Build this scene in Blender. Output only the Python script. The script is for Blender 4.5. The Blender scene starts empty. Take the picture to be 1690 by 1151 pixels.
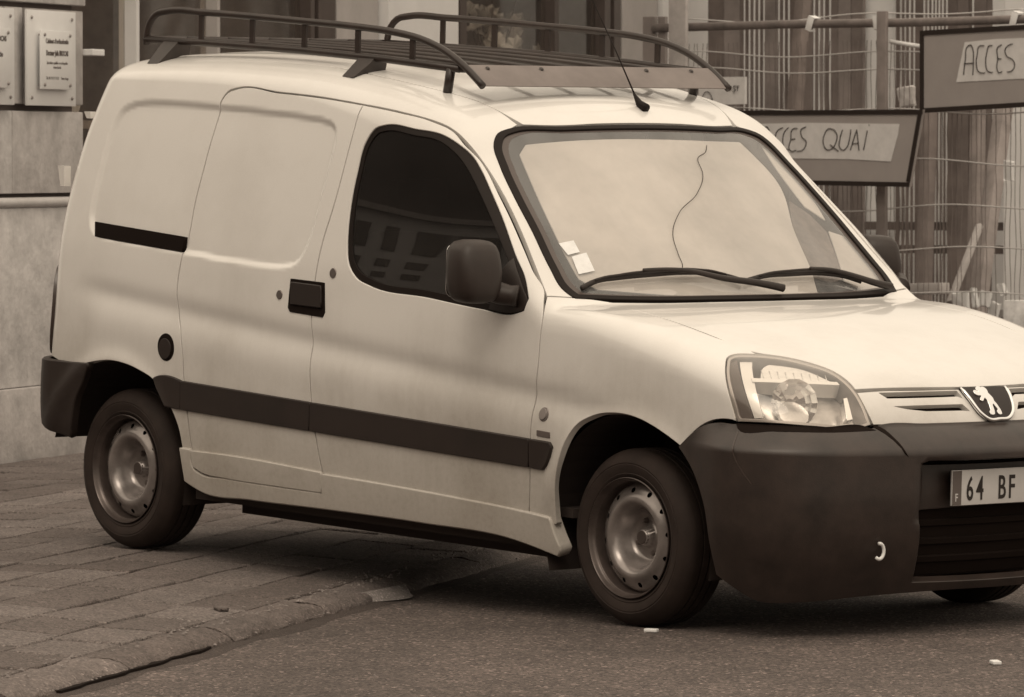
import bpy, bmesh, math, random
import numpy as np
from mathutils import Vector, Matrix
from mathutils.geometry import delaunay_2d_cdt
random.seed(7); rng=np.random.default_rng(7)
sc=bpy.context.scene; col=sc.collection
R=math.radians
# ---------------------------------------------------------------- camera
cd=bpy.data.cameras.new('camera'); cam=bpy.data.objects.new('camera',cd); col.objects.link(cam)
cd.sensor_fit='HORIZONTAL'; cd.sensor_width=36; cd.lens=9001/1690*36
cd.clip_start=.5; cd.clip_end=600
FWD=Vector((-0.76520296,0.64283582,-0.0350219)); RT=Vector((0.6432304,0.7656727,0)); UP=Vector((-0.0268153,0.0225271,0.9993866))
m=Matrix(((RT.x,UP.x,-FWD.x,12.88997),(RT.y,UP.y,-FWD.y,-12.10423),(RT.z,UP.z,-FWD.z,1.47858),(0,0,0,1)))
cam.matrix_world=m; sc.camera=cam
cd.dof.use_dof=True; cd.dof.focus_distance=17.2; cd.dof.aperture_fstop=16.0
# ---------------------------------------------------------------- world, sun, exposure
SUN_EL,SUN_AZ=R(52),R(-48)      # direction towards the sun: high, from the street side in front of the van
w=bpy.data.worlds.new('World'); sc.world=w; w.use_nodes=True
nt=w.node_tree; nt.nodes.clear()
sky=nt.nodes.new('ShaderNodeTexSky'); sky.sky_type='NISHITA'; sky.sun_disc=False
sky.sun_elevation=SUN_EL; sky.sun_rotation=R(90)-SUN_AZ; sky.dust_density=4; sky.air_density=1.5
bw=nt.nodes.new('ShaderNodeRGBToBW'); nt.links.new(sky.outputs[0],bw.inputs[0])
mx=nt.nodes.new('ShaderNodeMix'); mx.data_type='FLOAT'; mx.inputs[0].default_value=.75; mx.inputs[3].default_value=11.0
nt.links.new(bw.outputs[0],mx.inputs[2])
tint=nt.nodes.new('ShaderNodeVectorMath'); tint.operation='SCALE'; tint.inputs[0].default_value=(1,.864,.695)
# overcast: three times brighter overhead than at the horizon
wc=nt.nodes.new('ShaderNodeTexCoord'); wz=nt.nodes.new('ShaderNodeSeparateXYZ'); nt.links.new(wc.outputs['Generated'],wz.inputs[0])
wr=nt.nodes.new('ShaderNodeMapRange'); wr.inputs[1].default_value=0; wr.inputs[2].default_value=1; wr.inputs[3].default_value=.62; wr.inputs[4].default_value=1.12
nt.links.new(wz.outputs[2],wr.inputs[0]); wm=nt.nodes.new('ShaderNodeMath'); wm.operation='MULTIPLY'
nt.links.new(wr.outputs[0],wm.inputs[0]); nt.links.new(mx.outputs[0],wm.inputs[1]); nt.links.new(wm.outputs[0],tint.inputs[3])
bg=nt.nodes.new('ShaderNodeBackground'); bg.inputs[1].default_value=.125
nt.links.new(tint.outputs[0],bg.inputs[0])
wo=nt.nodes.new('ShaderNodeOutputWorld'); nt.links.new(bg.outputs[0],wo.inputs[0])
sl=bpy.data.lights.new('sun','SUN'); sl.energy=.5; sl.angle=R(25); sl.color=(1,.88,.73)
so=bpy.data.objects.new('sun',sl); col.objects.link(so)
sd=Vector((math.cos(SUN_EL)*math.cos(SUN_AZ),math.cos(SUN_EL)*math.sin(SUN_AZ),math.sin(SUN_EL)))
so.rotation_euler=sd.to_track_quat('Z','Y').to_euler()
sc.view_settings.view_transform='Standard'; sc.view_settings.look='None'; sc.view_settings.gamma=1; sc.view_settings.exposure=.12
sc.view_settings.use_curve_mapping=False
# ---------------------------------------------------------------- materials
def tone(v,k=1.0):
    # warm brown-grey family: dark things browner, pale things nearly neutral
    t=max(0,min(1,math.log(max(v,.01)/.02)/math.log(40)))
    g=.65+.35*t; b=.53+.47*t
    g=1-(1-g)*k; b=1-(1-b)*k
    return (v,v*g,v*b,1)
def mat(name,v,rough=.6,spec=.5,metal=0,coat=0,var=.0,vscale=6,bump=0,bscale=40,dirt=0,detail=6,vdist=.02):
    M=bpy.data.materials.new(name); M.use_nodes=True; n=M.node_tree.nodes; l=M.node_tree.links
    p=n['Principled BSDF']; c=tone(v); p.inputs['Base Color'].default_value=c
    p.inputs['Roughness'].default_value=rough; p.inputs['Metallic'].default_value=metal
    p.inputs['Specular IOR Level'].default_value=spec; p.inputs['Coat Weight'].default_value=coat; p.inputs['Coat Roughness'].default_value=.08
    if var or bump or dirt:
        tc=n.new('ShaderNodeTexCoord')
    if var:
        nz=n.new('ShaderNodeTexNoise'); nz.inputs['Scale'].default_value=vscale; nz.inputs['Detail'].default_value=detail; nz.inputs['Roughness'].default_value=.65
        l.new(tc.outputs['Object'],nz.inputs[0])
        mr=n.new('ShaderNodeMapRange'); mr.inputs[1].default_value=.3; mr.inputs[2].default_value=.7; mr.inputs[3].default_value=1-var; mr.inputs[4].default_value=1+var
        l.new(nz.outputs[0],mr.inputs[0])
        vm=n.new('ShaderNodeVectorMath'); vm.operation='SCALE'; vm.inputs[0].default_value=c[:3]; l.new(mr.outputs[0],vm.inputs[3])
        l.new(vm.outputs[0],p.inputs['Base Color'])
    if bump:
        nb=n.new('ShaderNodeTexNoise'); nb.inputs['Scale'].default_value=bscale; nb.inputs['Detail'].default_value=5
        l.new(tc.outputs['Object'],nb.inputs[0])
        b=n.new('ShaderNodeBump'); b.inputs['Strength'].default_value=bump; b.inputs['Distance'].default_value=vdist
        l.new(nb.outputs[0],b.inputs['Height']); l.new(b.outputs[0],p.inputs['Normal'])
    return M
def paint_mat():
    # white van paint; road film and painted shading on lower flanks, faint grime elsewhere
    M=bpy.data.materials.new('white_paint'); M.use_nodes=True; n=M.node_tree.nodes; l=M.node_tree.links; p=n['Principled BSDF']
    p.inputs['Roughness'].default_value=.32; p.inputs['Coat Weight'].default_value=.7; p.inputs['Coat Roughness'].default_value=.06
    p.inputs['Specular IOR Level'].default_value=.4
    tc=n.new('ShaderNodeTexCoord'); sx=n.new('ShaderNodeSeparateXYZ'); l.new(tc.outputs['Object'],sx.inputs[0])
    nz=n.new('ShaderNodeTexNoise'); nz.inputs['Scale'].default_value=2.2; nz.inputs['Detail'].default_value=8; nz.inputs['Roughness'].default_value=.6; l.new(tc.outputs['Object'],nz.inputs[0])
    mp=n.new('ShaderNodeMapping'); mp.inputs['Scale'].default_value=(38,38,2.0); l.new(tc.outputs['Object'],mp.inputs[0])
    st=n.new('ShaderNodeTexNoise'); st.inputs['Scale'].default_value=1; st.inputs['Detail'].default_value=3; l.new(mp.outputs[0],st.inputs[0])
    sp=n.new('ShaderNodeTexNoise'); sp.inputs['Scale'].default_value=55; sp.inputs['Detail'].default_value=4; l.new(tc.outputs['Object'],sp.inputs[0])
    def math_(op,a,b=None,c=None):
        q=n.new('ShaderNodeMath'); q.operation=op
        for i,v in enumerate((a,b,c)):
            if v is None: continue
            if isinstance(v,(int,float)): q.inputs[i].default_value=v
            else: l.new(v,q.inputs[i])
        return q.outputs[0]
    # film and painted-shading mask: darkens downwards, ragged upper limit
    h=math_('MULTIPLY_ADD',nz.outputs[0],.34,math_('MULTIPLY_ADD',st.outputs[0],.10,0.0))
    low=n.new('ShaderNodeMapRange'); low.interpolation_type='SMOOTHSTEP'; low.inputs[1].default_value=1.0; low.inputs[2].default_value=.26; low.inputs[3].default_value=0; low.inputs[4].default_value=1
    l.new(math_('SUBTRACT',sx.outputs[2],math_('SUBTRACT',h,.22)),low.inputs[0])
    spk=n.new('ShaderNodeMapRange'); spk.inputs[1].default_value=.45; spk.inputs[2].default_value=.7; l.new(sp.outputs[0],spk.inputs[0])
    d1=math_('MULTIPLY',low.outputs[0],math_('MULTIPLY_ADD',spk.outputs[0],.07,.68))
    gr=n.new('ShaderNodeMapRange'); gr.inputs[1].default_value=.45; gr.inputs[2].default_value=.8; gr.inputs[4].default_value=.20; l.new(nz.outputs[0],gr.inputs[0])
    fg=n.new('ShaderNodeTexNoise'); fg.inputs['Scale'].default_value=420; fg.inputs['Detail'].default_value=2; l.new(tc.outputs['Object'],fg.inputs[0])
    dd=math_('ADD',math_('ADD',d1,gr.outputs[0]),math_('MULTIPLY_ADD',fg.outputs[0],.22,-.09))
    mixc=n.new('ShaderNodeMix'); mixc.data_type='RGBA'; mixc.inputs[6].default_value=(.80,.78,.755,1); mixc.inputs[7].default_value=(.30,.265,.225,1)
    l.new(dd,mixc.inputs[0]); l.new(mixc.outputs[2],p.inputs['Base Color'])
    rr=math_('MULTIPLY_ADD',dd,.6,.30); l.new(rr,p.inputs['Roughness'])
    return M
def asphalt_mat(name,v,amp=.5,scale=170,speck=.45,big=.18):
    M=bpy.data.materials.new(name); M.use_nodes=True; n=M.node_tree.nodes; l=M.node_tree.links; p=n['Principled BSDF']
    p.inputs['Roughness'].default_value=.85
    tc=n.new('ShaderNodeTexCoord')
    def noise(s,d,r=.6):
        q=n.new('ShaderNodeTexNoise'); q.inputs['Scale'].default_value=s; q.inputs['Detail'].default_value=d; q.inputs['Roughness'].default_value=r; l.new(tc.outputs['Object'],q.inputs[0]); return q.outputs[0]
    vo=n.new('ShaderNodeTexVoronoi'); vo.inputs['Scale'].default_value=scale; l.new(tc.outputs['Object'],vo.inputs[0])
    sepc=n.new('ShaderNodeSeparateColor'); l.new(vo.outputs['Color'],sepc.inputs[0])
    def mr(s,a,b,c,d):
        q=n.new('ShaderNodeMapRange'); l.new(s,q.inputs[0])
        for i,v_ in enumerate((a,b,c,d)): q.inputs[i+1].default_value=v_
        return q.outputs[0]
    def mul(a,b):
        q=n.new('ShaderNodeMath'); q.operation='MULTIPLY'; l.new(a,q.inputs[0]); l.new(b,q.inputs[1]); return q.outputs[0]
    stone=mr(sepc.outputs[0],0,1,1-amp,1+amp)
    bright=mr(sepc.outputs[1],.93,.97,1,1+speck*3)
    lo=mr(noise(1.3,6),.3,.7,1-big,1+big); mid=mr(noise(14,6,.7),.3,.7,1-big*.7,1+big*.7)
    t=mul(mul(stone,bright),mul(lo,mid))
    vm=n.new('ShaderNodeVectorMath'); vm.operation='SCALE'; vm.inputs[0].default_value=tone(v)[:3]; l.new(t,vm.inputs[3]); l.new(vm.outputs[0],p.inputs['Base Color'])
    b=n.new('ShaderNodeBump'); b.inputs['Strength'].default_value=.9; b.inputs['Distance'].default_value=.006
    add=n.new('ShaderNodeMath'); add.operation='ADD'; l.new(vo.outputs['Distance'],add.inputs[0]); l.new(noise(60,4),add.inputs[1])
    l.new(add.outputs[0],b.inputs['Height']); l.new(b.outputs[0],p.inputs['Normal'])
    return M
def glass_mat(name,film,filmv,fres=1.5,trans=.8,rough=.02,filmcol=.7,streak=True):
    M=bpy.data.materials.new(name); M.use_nodes=True; n=M.node_tree.nodes; l=M.node_tree.links; n.clear()
    out=n.new('ShaderNodeOutputMaterial'); tr=n.new('ShaderNodeBsdfTransparent'); tr.inputs[0].default_value=(trans,trans*.97,trans*.93,1)
    gl=n.new('ShaderNodeBsdfGlossy'); gl.inputs[0].default_value=(1,1,1,1); gl.inputs['Roughness'].default_value=rough
    fr=n.new('ShaderNodeFresnel'); fr.inputs[0].default_value=fres
    ge=n.new('ShaderNodeNewGeometry'); fm=n.new('ShaderNodeMath'); fm.operation='SUBTRACT'; fm.use_clamp=True   # the pane's far face reflects nothing extra
    l.new(fr.outputs[0],fm.inputs[0]); l.new(ge.outputs['Backfacing'],fm.inputs[1])
    m1=n.new('ShaderNodeMixShader'); l.new(fm.outputs[0],m1.inputs[0]); l.new(tr.outputs[0],m1.inputs[1]); l.new(gl.outputs[0],m1.inputs[2])
    df=n.new('ShaderNodeBsdfDiffuse'); df.inputs[0].default_value=tone(filmcol)
    m2=n.new('ShaderNodeMixShader'); l.new(m1.outputs[0],m2.inputs[1]); l.new(df.outputs[0],m2.inputs[2])
    tc=n.new('ShaderNodeTexCoord'); mp=n.new('ShaderNodeMapping'); mp.inputs['Scale'].default_value=(1.2,5,1.2); l.new(tc.outputs['Object'],mp.inputs[0])
    nz=n.new('ShaderNodeTexNoise'); nz.inputs['Scale'].default_value=1.6; nz.inputs['Detail'].default_value=6; l.new(mp.outputs[0],nz.inputs[0])
    mr=n.new('ShaderNodeMapRange'); mr.inputs[1].default_value=.3; mr.inputs[2].default_value=.7; mr.inputs[3].default_value=film-filmv; mr.inputs[4].default_value=film+filmv
    l.new(nz.outputs[0],mr.inputs[0]); l.new(mr.outputs[0],m2.inputs[0]); l.new(m2.outputs[0],out.inputs[0])
    return M
PAINT=paint_mat()
MK=dict(
 plastic=mat('black_plastic',.020,.55,.5,var=.25,vscale=5,bump=.15,bscale=300,vdist=.001),
 bumper=mat('bumper_plastic',.030,.42,.6,var=.4,vscale=9,bump=.35,bscale=250,vdist=.001),
 seal=mat('rubber_seal',.012,.6,.2), tyre=mat('tyre_rubber',.030,.75,.3,var=.3,vscale=9),
 dark=mat('dark_void',.012,.9,.1), rack=mat('rack_black_paint',.028,.4,.5,var=.3,vscale=12),
 steel=mat('wheel_steel',.28,.26,.8,metal=.5,var=.25,vscale=14), chrome=mat('chrome',.88,.13,.5,metal=1),
 reflector=mat('lamp_reflector',.58,.28,.6,metal=.5,var=.35,vscale=9),
 alu=mat('deflector_metal',.21,.7,.3,metal=.0,var=.12,vscale=8),
 interior=mat('interior_trim',.05,.8), seat=mat('seat_fabric',.06,.9,var=.3),
 frit=mat('windscreen_band',.09,.35), plate=mat('plate_white',.62,.4,var=.06,vscale=10), ink=mat('black_ink',.02,.6),
 band=mat('plate_band',.12,.5), sticker=mat('sticker_paper',.8,.7,var=.08,vscale=30),
 lamp=mat('rear_lamp',.06,.25), orange=mat('side_lamp',.25,.3), under=mat('underbody',.03,.9),
)
WGLASS=glass_mat('windscreen_glass',.16,.05,1.6,.90,filmcol=.7)
SGLASS=glass_mat('side_glass',.030,.012,1.70,.16,filmcol=.4,rough=.012)
LGLASS=glass_mat('lamp_glass',.06,.02,1.5,.98,filmcol=.8)
MK['lamp_silver']=mat('lamp_silver',.80,.25,.6,metal=.25)
MK['rim']=mat('rim_steel_shaded',.10,.30,.6,metal=.5,var=.3,vscale=14)  # same steel as the disc, darkened: the barrel's shading is in the colour
MK['frame_black']=mat('handle_black',.018,.5)
# ---------------------------------------------------------------- object helpers
def tag(o,label=None,cat=None,group=None,kind=None):
    if label: o['label']=label
    if cat: o['category']=cat
    if group: o['group']=group
    if kind: o['kind']=kind
    return o
def empty(name,loc=(0,0,0),rot=(0,0,0),parent=None):
    o=bpy.data.objects.new(name,None); col.objects.link(o); o.location=loc; o.rotation_euler=rot; o.parent=parent; o.empty_display_size=.2; return o
def link(name,me,M,parent=None,smooth=False):
    o=bpy.data.objects.new(name,me); col.objects.link(o); o.parent=parent
    if M is not None and not me.materials: me.materials.append(M)
    if smooth:
        me.polygons.foreach_set('use_smooth',[True]*len(me.polygons))
    return o
def mesh_from(name,V,Fc):
    me=bpy.data.meshes.new(name); me.from_pydata([tuple(map(float,v)) for v in V],[],[tuple(map(int,f)) for f in Fc]); me.update(); return me
class MB:
    def __init__(s): s.V=[]; s.F=[]
    def add(s,V,F):
        b=len(s.V); s.V+= [tuple(v) for v in V]; s.F+=[tuple(i+b for i in f) for f in F]
    def box(s,x0,x1,y0,y1,z0,z1,M=None,j=0,bev=0):
        if bev>0:
            bm=bmesh.new(); bmesh.ops.create_cube(bm,size=1)
            for v in bm.verts: v.co=Vector(((x0+x1)/2+v.co.x*(x1-x0),(y0+y1)/2+v.co.y*(y1-y0),(z0+z1)/2+v.co.z*(z1-z0)))
            bmesh.ops.bevel(bm,geom=bm.edges[:],offset=bev,segments=2,affect='EDGES',profile=.5)
            bm.verts.index_update(); V=[v.co.copy() for v in bm.verts]; Fc=[[v.index for v in f.verts] for f in bm.faces]; bm.free()
        else:
            V=[Vector((x,y,z)) for x in(x0,x1) for y in(y0,y1) for z in(z0,z1)]
            Fc=[(0,1,3,2),(4,6,7,5),(0,4,5,1),(2,3,7,6),(0,2,6,4),(1,5,7,3)]
        if j: V=[v+Vector((random.uniform(-j,j),random.uniform(-j,j),random.uniform(-j,j))) for v in V]
        if M is not None: V=[M@v for v in V]
        s.add(V,Fc); return s
    def tube(s,pts,r,n=10,closed=False,flat=1.0,radii=None,caps=True):
        P=[Vector(p) for p in pts]; rings=[]; up=None
        for i,p in enumerate(P):
            a=P[max(i-1,0)] if not closed else P[i-1]; b=P[min(i+1,len(P)-1)] if not closed else P[(i+1)%len(P)]
            t=(b-a).normalized()
            if up is None:
                up=Vector((0,0,1)) if abs(t.z)<.9 else Vector((1,0,0))
            x=t.cross(up); 
            if x.length<1e-6: x=t.orthogonal()
            x.normalize(); y=x.cross(t).normalized(); up=y
            rr=radii[i] if radii else r
            rings.append([p+x*rr*math.cos(2*math.pi*k/n)+y*rr*flat*math.sin(2*math.pi*k/n) for k in range(n)])
        V=[v for q in rings for v in q]; Fc=[]
        m_=len(P)
        for i in range(m_ if closed else m_-1):
            for k in range(n):
                a=i*n+k; b=i*n+(k+1)%n; c=((i+1)%m_)*n+(k+1)%n; d=((i+1)%m_)*n+k
                Fc.append((a,b,c,d))
        if not closed and caps: Fc.append(tuple(range(n))[::-1]); Fc.append(tuple((m_-1)*n+k for k in range(n)))
        s.add(V,Fc); return s
    def lathe(s,prof,n=64,axis='y'):
        V=[];Fc=[]
        for (r,h) in prof:
            for k in range(n):
                a=2*math.pi*k/n; V.append((r*math.cos(a),h,r*math.sin(a)))
        for i in range(len(prof)-1):
            for k in range(n):
                Fc.append((i*n+k,i*n+(k+1)%n,(i+1)*n+(k+1)%n,(i+1)*n+k))
        s.add(V,Fc); return s
    def prism(s,poly,h,M):
        n=len(poly); V=[M@Vector((p[0],p[1],0)) for p in poly]+[M@Vector((p[0],p[1],h)) for p in poly]
        s.add(V,[tuple(range(n))[::-1],tuple(range(n,2*n))]+[(i,(i+1)%n,n+(i+1)%n,n+i) for i in range(n)]); return s
    def build(s,name,M,parent=None,smooth=False,auto=None):
        me=mesh_from(name,s.V,s.F); bm=bmesh.new(); bm.from_mesh(me); bmesh.ops.recalc_face_normals(bm,faces=bm.faces[:]); bm.to_mesh(me); bm.free()
        o=link(name,me,M,parent,smooth)
        if auto is not None:
            me.polygons.foreach_set('use_smooth',[True]*len(me.polygons)); me.set_sharp_from_angle(angle=R(auto))
        return o
def arc(c,r,a0,a1,n=8): return [(c[0]+r*math.cos(a0+(a1-a0)*i/n),c[1]+r*math.sin(a0+(a1-a0)*i/n)) for i in range(n+1)]
def rrect(x0,x1,y0,y1,r,n=5):
    p=[]
    for cx,cy,a in((x1-r,y1-r,0),(x0+r,y1-r,90),(x0+r,y0+r,180),(x1-r,y0+r,270)):
        p+=arc((cx,cy),r,R(a),R(a+90),n)
    return p
def text(s,name,M,parent,loc,size,rot,sx=1,bold=0,ext=.0006,align='LEFT'):
    cu=bpy.data.curves.new(name,'FONT'); cu.body=s; cu.size=size; cu.extrude=ext; cu.offset=bold; cu.align_x=align; cu.resolution_u=3
    o=bpy.data.objects.new(name,cu); col.objects.link(o); o.parent=parent; o.location=loc; o.rotation_euler=rot; o.scale=(sx,1,1); cu.materials.append(M)
    me=bpy.data.meshes.new_from_object(o); q=bpy.data.objects.new(name,me); col.objects.link(q); q.parent=parent; q.location=loc; q.rotation_euler=rot; q.scale=(sx,1,1); bpy.data.objects.remove(o); return q
MK['sky_reflection']=mat('painted_sky_reflection',.60,.9,var=.24,vscale=2.2,detail=7)  # pale colour of the sky reflection painted behind the windscreen
MK['reflection_dark']=mat('dark_reflection_patch',.13,.8,var=.5,vscale=18)  # dark part of that painted windscreen reflection
MK['mirror']=mat('mirror_plastic',.026,.5,var=.2,vscale=9,bump=.15,bscale=300,vdist=.001)
# ---------------------------------------------------------------- body surface of the van
def interp(x,pts):
    # smooth monotone-ish cubic (catmull) interpolation of (x,v) table
    pts=np.asarray(pts,float); X=pts[:,0]; V=pts[:,1]
    m=np.zeros(len(X)); d=np.diff(V)/np.diff(X)
    m[1:-1]=np.where(d[:-1]*d[1:]>0, 2*d[:-1]*d[1:]/(d[:-1]+d[1:]+1e-12), 0); m[0]=d[0]; m[-1]=d[-1]
    x=np.asarray(x,float); i=np.clip(np.searchsorted(X,x)-1,0,len(X)-2)
    h=X[i+1]-X[i]; t=(x-X[i])/h
    lo=t<0; hi=t>1; tc=np.clip(t,0,1)
    r=(2*tc**3-3*tc**2+1)*V[i]+(tc**3-2*tc**2+tc)*h*m[i]+(-2*tc**3+3*tc**2)*V[i+1]+(tc**3-tc**2)*h*m[i+1]
    r=np.where(lo,V[0]+(x-X[0])*m[0],r); r=np.where(hi,V[-1]+(x-X[-1])*m[-1],r)
    return r
def smax(a,b,k):
    h=np.maximum(k-np.abs(a-b),0)/k
    return np.maximum(a,b)+h*h*k*0.25
def sstep(a,b,x):
    t=np.clip((x-a)/(b-a),0,1); return t*t*(3-2*t)
ZC=.295
TUMBLE=[(.10,.80),(.25,.838),(.40,.853),(.55,.860),(.72,.858),(.85,.855),(.95,.851),(1.05,.845),(1.2,.824),(1.4,.785),(1.55,.748),(1.7,.70),(1.85,.63)]
ROOF=[(-3.35,1.66),(-3.15,1.735),(-2.9,1.768),(-2.4,1.782),(-1.9,1.772),(-1.5,1.737),(-1.2,1.686),(-1.05,1.645),(-.96,1.607),(-.90,1.573),(-.80,1.487),(-.60,1.302),(-.40,1.117),(-.31,1.040),(-.25,1.012),(-.10,1.004),(.1,.984),(.3,.949),(.5,.902),(.65,.853),(.76,.80),(.82,.74),(.86,.64)]
NOSE=[(.10,.70),(.22,.775),(.35,.815),(.50,.835),(.62,.835),(.70,.822),(.76,.80),(.82,.772),(.90,.745),(1.0,.74)]
REAR=[(.2,-3.20),(.5,-3.24),(.9,-3.215),(1.1,-3.205),(1.4,-3.155),(1.6,-3.095),(1.8,-3.02)]
def rec_sdf(x,z):
    # signed distance of the pressed window recess on the load side (negative inside)
    P=REC; n=len(P); best=np.full(np.shape(x),1e9); ins=np.zeros(np.shape(x),bool)
    for i in range(n):
        ax,az=P[i]; bx,bz=P[(i+1)%n]
        ex,ez=bx-ax,bz-az; L=ex*ex+ez*ez+1e-12
        t=np.clip(((x-ax)*ex+(z-az)*ez)/L,0,1)
        dd=np.hypot(x-ax-t*ex,z-az-t*ez); best=np.minimum(best,dd)
        c=((az>z)!=(bz>z))&(x<(bx-ax)*(z-az)/(bz-az+1e-15)+ax); ins^=c
    return np.where(ins,-best,best)
def yside(x,z):
    w=interp(z,TUMBLE)
    w=w-.065*np.clip((x+.15)/.85,0,2)**2.2-.03*np.clip((-2.7-x)/.5,0,2)**2
    zg=.885-.082*(x+2.13)
    fade=sstep(-3.0,-2.75,x)*(1-sstep(-.30,.15,x))
    w=w-.011*fade*np.exp(-((z-zg+.03)/.042)**2)+.004*fade*np.exp(-((z-zg+.13)/.06)**2)
    # wheel arch lips
    for cx,R in((0.03,.375),(-2.70,.385)):
        d=np.hypot(x-cx,(z-ZC)*1.0); w=w+.012*np.exp(-((d-R)/.035)**2)*sstep(.3,.45,z+.0*x)
    return w
def F(P):
    x=P[...,0]; y=np.abs(P[...,1]); z=P[...,2]
    A=y-yside(x,z)
    kk=.17*sstep(-1.0,-.6,x)*(1-sstep(-.45,-.2,x))
    xs=x+.17*y*y*sstep(-1.15,-.9,x)
    crown=interp(x,[(-3.3,.10),(-2,.10),(-1,.12),(-.6,.04),(-.2,.015),(.4,.045),(.9,.08)])
    B=(z-interp(xs,ROOF)+crown*y*y)
    sl=interp(x,[(-1.1,1.0),(-.85,.75),(-.4,.75),(-.1,1.0)])
    B=B*sl
    k=interp(x,[(-3.2,.16),(-1.3,.15),(-.9,.10),(-.4,.06),(0,.10),(.6,.13)])
    T=smax(A,B,k)
    C=x-(interp(z,NOSE)-.20*y*y-.22*y**4)
    D=(interp(z,REAR)+.10*y*y)-x
    T=smax(T,C,.12)
    T=smax(T,D,.10)
    return T
def grad(P,e=1.5e-3):
    g=np.zeros_like(P)
    for i in range(3):
        d=np.zeros(3); d[i]=e
        g[...,i]=(F(P+d)-F(P-d))/(2*e)
    return g/(np.linalg.norm(g,axis=-1,keepdims=True)+1e-12)
def solve(O,Dr,t0,t1,off=0.0,it=40):
    a=np.full(len(O),float(t0)); b=np.full(len(O),float(t1))
    for _ in range(it):
        m=(a+b)/2; f=F(O+m[:,None]*Dr)-off
        a=np.where(f<0,m,a); b=np.where(f<0,b,m)
    return O+((a+b)/2)[:,None]*Dr
REC=np.array([(-2.86,1.541),(-2.826,1.572),(-2.742,1.594),(-2.552,1.597),(-2.3,1.592),(-1.93,1.58),(-1.686,1.566),(-1.608,1.547),(-1.585,1.501),(-1.592,1.399),(-1.617,1.196),(-1.645,1.12),(-1.684,1.068),(-1.768,1.05),(-2.104,1.059),(-2.31,1.076),(-2.80,1.10),(-2.87,1.115),(-2.905,1.15),(-2.915,1.20),(-2.903,1.31),(-2.887,1.456)])
def _smooth_rec(P,k=3):
    for _ in range(k):   # corner cutting keeps the pressed outline round
        Q=np.roll(P,-1,0); P=np.stack([.75*P+.25*Q,.25*P+.75*Q],1).reshape(-1,2)
    return P
REC=_smooth_rec(REC,2)
def rec_off(P):
    # pressed window recess: 13 mm deep with a soft shoulder
    o=np.zeros(len(P)); k=(P[:,0]<-1.5)&(P[:,2]>.95)&(P[:,2]<1.68)
    if k.any(): o[k]=-.013*(1-sstep(-.020,.006,rec_sdf(P[k,0],P[k,2])))
    return o
# ---------------------------------------------------------------- panels cut from the body surface
def dens(P,step=.018,corner=38,closed=True):
    # 3D polyline -> dense smooth polyline, keeps corners sharper than `corner` degrees
    P=np.array(P,float); n=len(P); out=[]
    def tang(i):
        if not closed and (i==0 or i==n-1): return None
        a=P[(i-1)%n]; b=P[i]; c=P[(i+1)%n]; u=b-a; v=c-b
        lu,lv=np.linalg.norm(u),np.linalg.norm(v)
        ang=math.degrees(math.acos(max(-1,min(1,u@v/(lu*lv+1e-12)))))
        if ang>corner: return None
        t=(u/lu*lv+v/lv*lu)/(lu+lv); return t/np.linalg.norm(t)
    T=[tang(i) for i in range(n)]
    for i in range(n if closed else n-1):
        a=P[i]; b=P[(i+1)%n]; L=np.linalg.norm(b-a); k=max(1,int(math.ceil(L/step)))
        d=(b-a)
        ta=T[i]*L if T[i] is not None else None; tb=T[(i+1)%n]*L if T[(i+1)%n] is not None else None
        if ta is None and tb is None: ta=tb=d
        elif ta is None: ta=1.5*d-.5*tb
        elif tb is None: tb=1.5*d-.5*ta
        for j in range(k):
            t=j/k; out.append((2*t**3-3*t**2+1)*a+(t**3-2*t**2+t)*ta+(-2*t**3+3*t**2)*b+(t**3-t**2)*tb)
    if not closed: out.append(P[-1])
    return np.array(out)
class Dir:
    def __init__(s,d,t0=0,t1=3,o=(0,0,0)):
        d=np.array(d,float); s.d=d/np.linalg.norm(d); s.o=np.array(o,float)
        a=np.array([1,0,0]) if abs(s.d[0])<.8 else np.array([0,1,0])
        s.e1=a-(a@s.d)*s.d; s.e1/=np.linalg.norm(s.e1); s.e2=np.cross(s.d,s.e1); s.t=(t0,t1)
    def to(s,P): Q=P-s.o; return np.stack([Q@s.e1,Q@s.e2],-1)
    def surf(s,uv,off=0):
        O=s.o+uv[:,:1]*s.e1+uv[:,1:]*s.e2
        return solve(O,np.repeat(s.d[None],len(O),0),s.t[0],s.t[1],off)
class Cyl:
    def __init__(s,cx,front=True): s.cx=cx; s.k=.85; s.sg=1 if front else -1
    def to(s,P): return np.stack([np.arctan2(P[...,1],s.sg*(P[...,0]-s.cx))*s.k,P[...,2]],-1)
    def surf(s,uv,off=0):
        a=uv[:,0]/s.k; O=np.stack([np.full(len(uv),s.cx),np.zeros(len(uv)),uv[:,1]],-1)
        return solve(O,np.stack([s.sg*np.cos(a),np.sin(a),0*a],-1),0,2.5,off)
SIDE=Dir((0,-1,0)); TOP=Dir((0,0,1)); DIAG=Dir((0,-1,1)); WSD=Dir((.6,0,.8),o=(-.62,0,.9),t0=-.2,t1=1.5); CF=Cyl(-.1); CR=Cyl(-2.4,False); HLD=Dir((1,-.9,.25),t0=-.3,t1=2)
HLD.o=np.array([.2,-.3,.7])
def inpoly(p,poly):
    x,y=p[:,0],p[:,1]; ins=np.zeros(len(p),bool); n=len(poly)
    for i in range(n):
        ax,ay=poly[i]; bx,by=poly[(i+1)%n]
        ins^=((ay>y)!=(by>y))&(x<(bx-ax)*(y-ay)/(by-ay+1e-15)+ax)
    return ins
def polydist(p,poly):
    d=np.full(len(p),1e9); n=len(poly)
    for i in range(n):
        a=poly[i]; e=poly[(i+1)%n]-a; t=np.clip(((p-a)@e)/(e@e+1e-15),0,1); d=np.minimum(d,np.linalg.norm(p-a-t[:,None]*e,axis=1))
    return d
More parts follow.
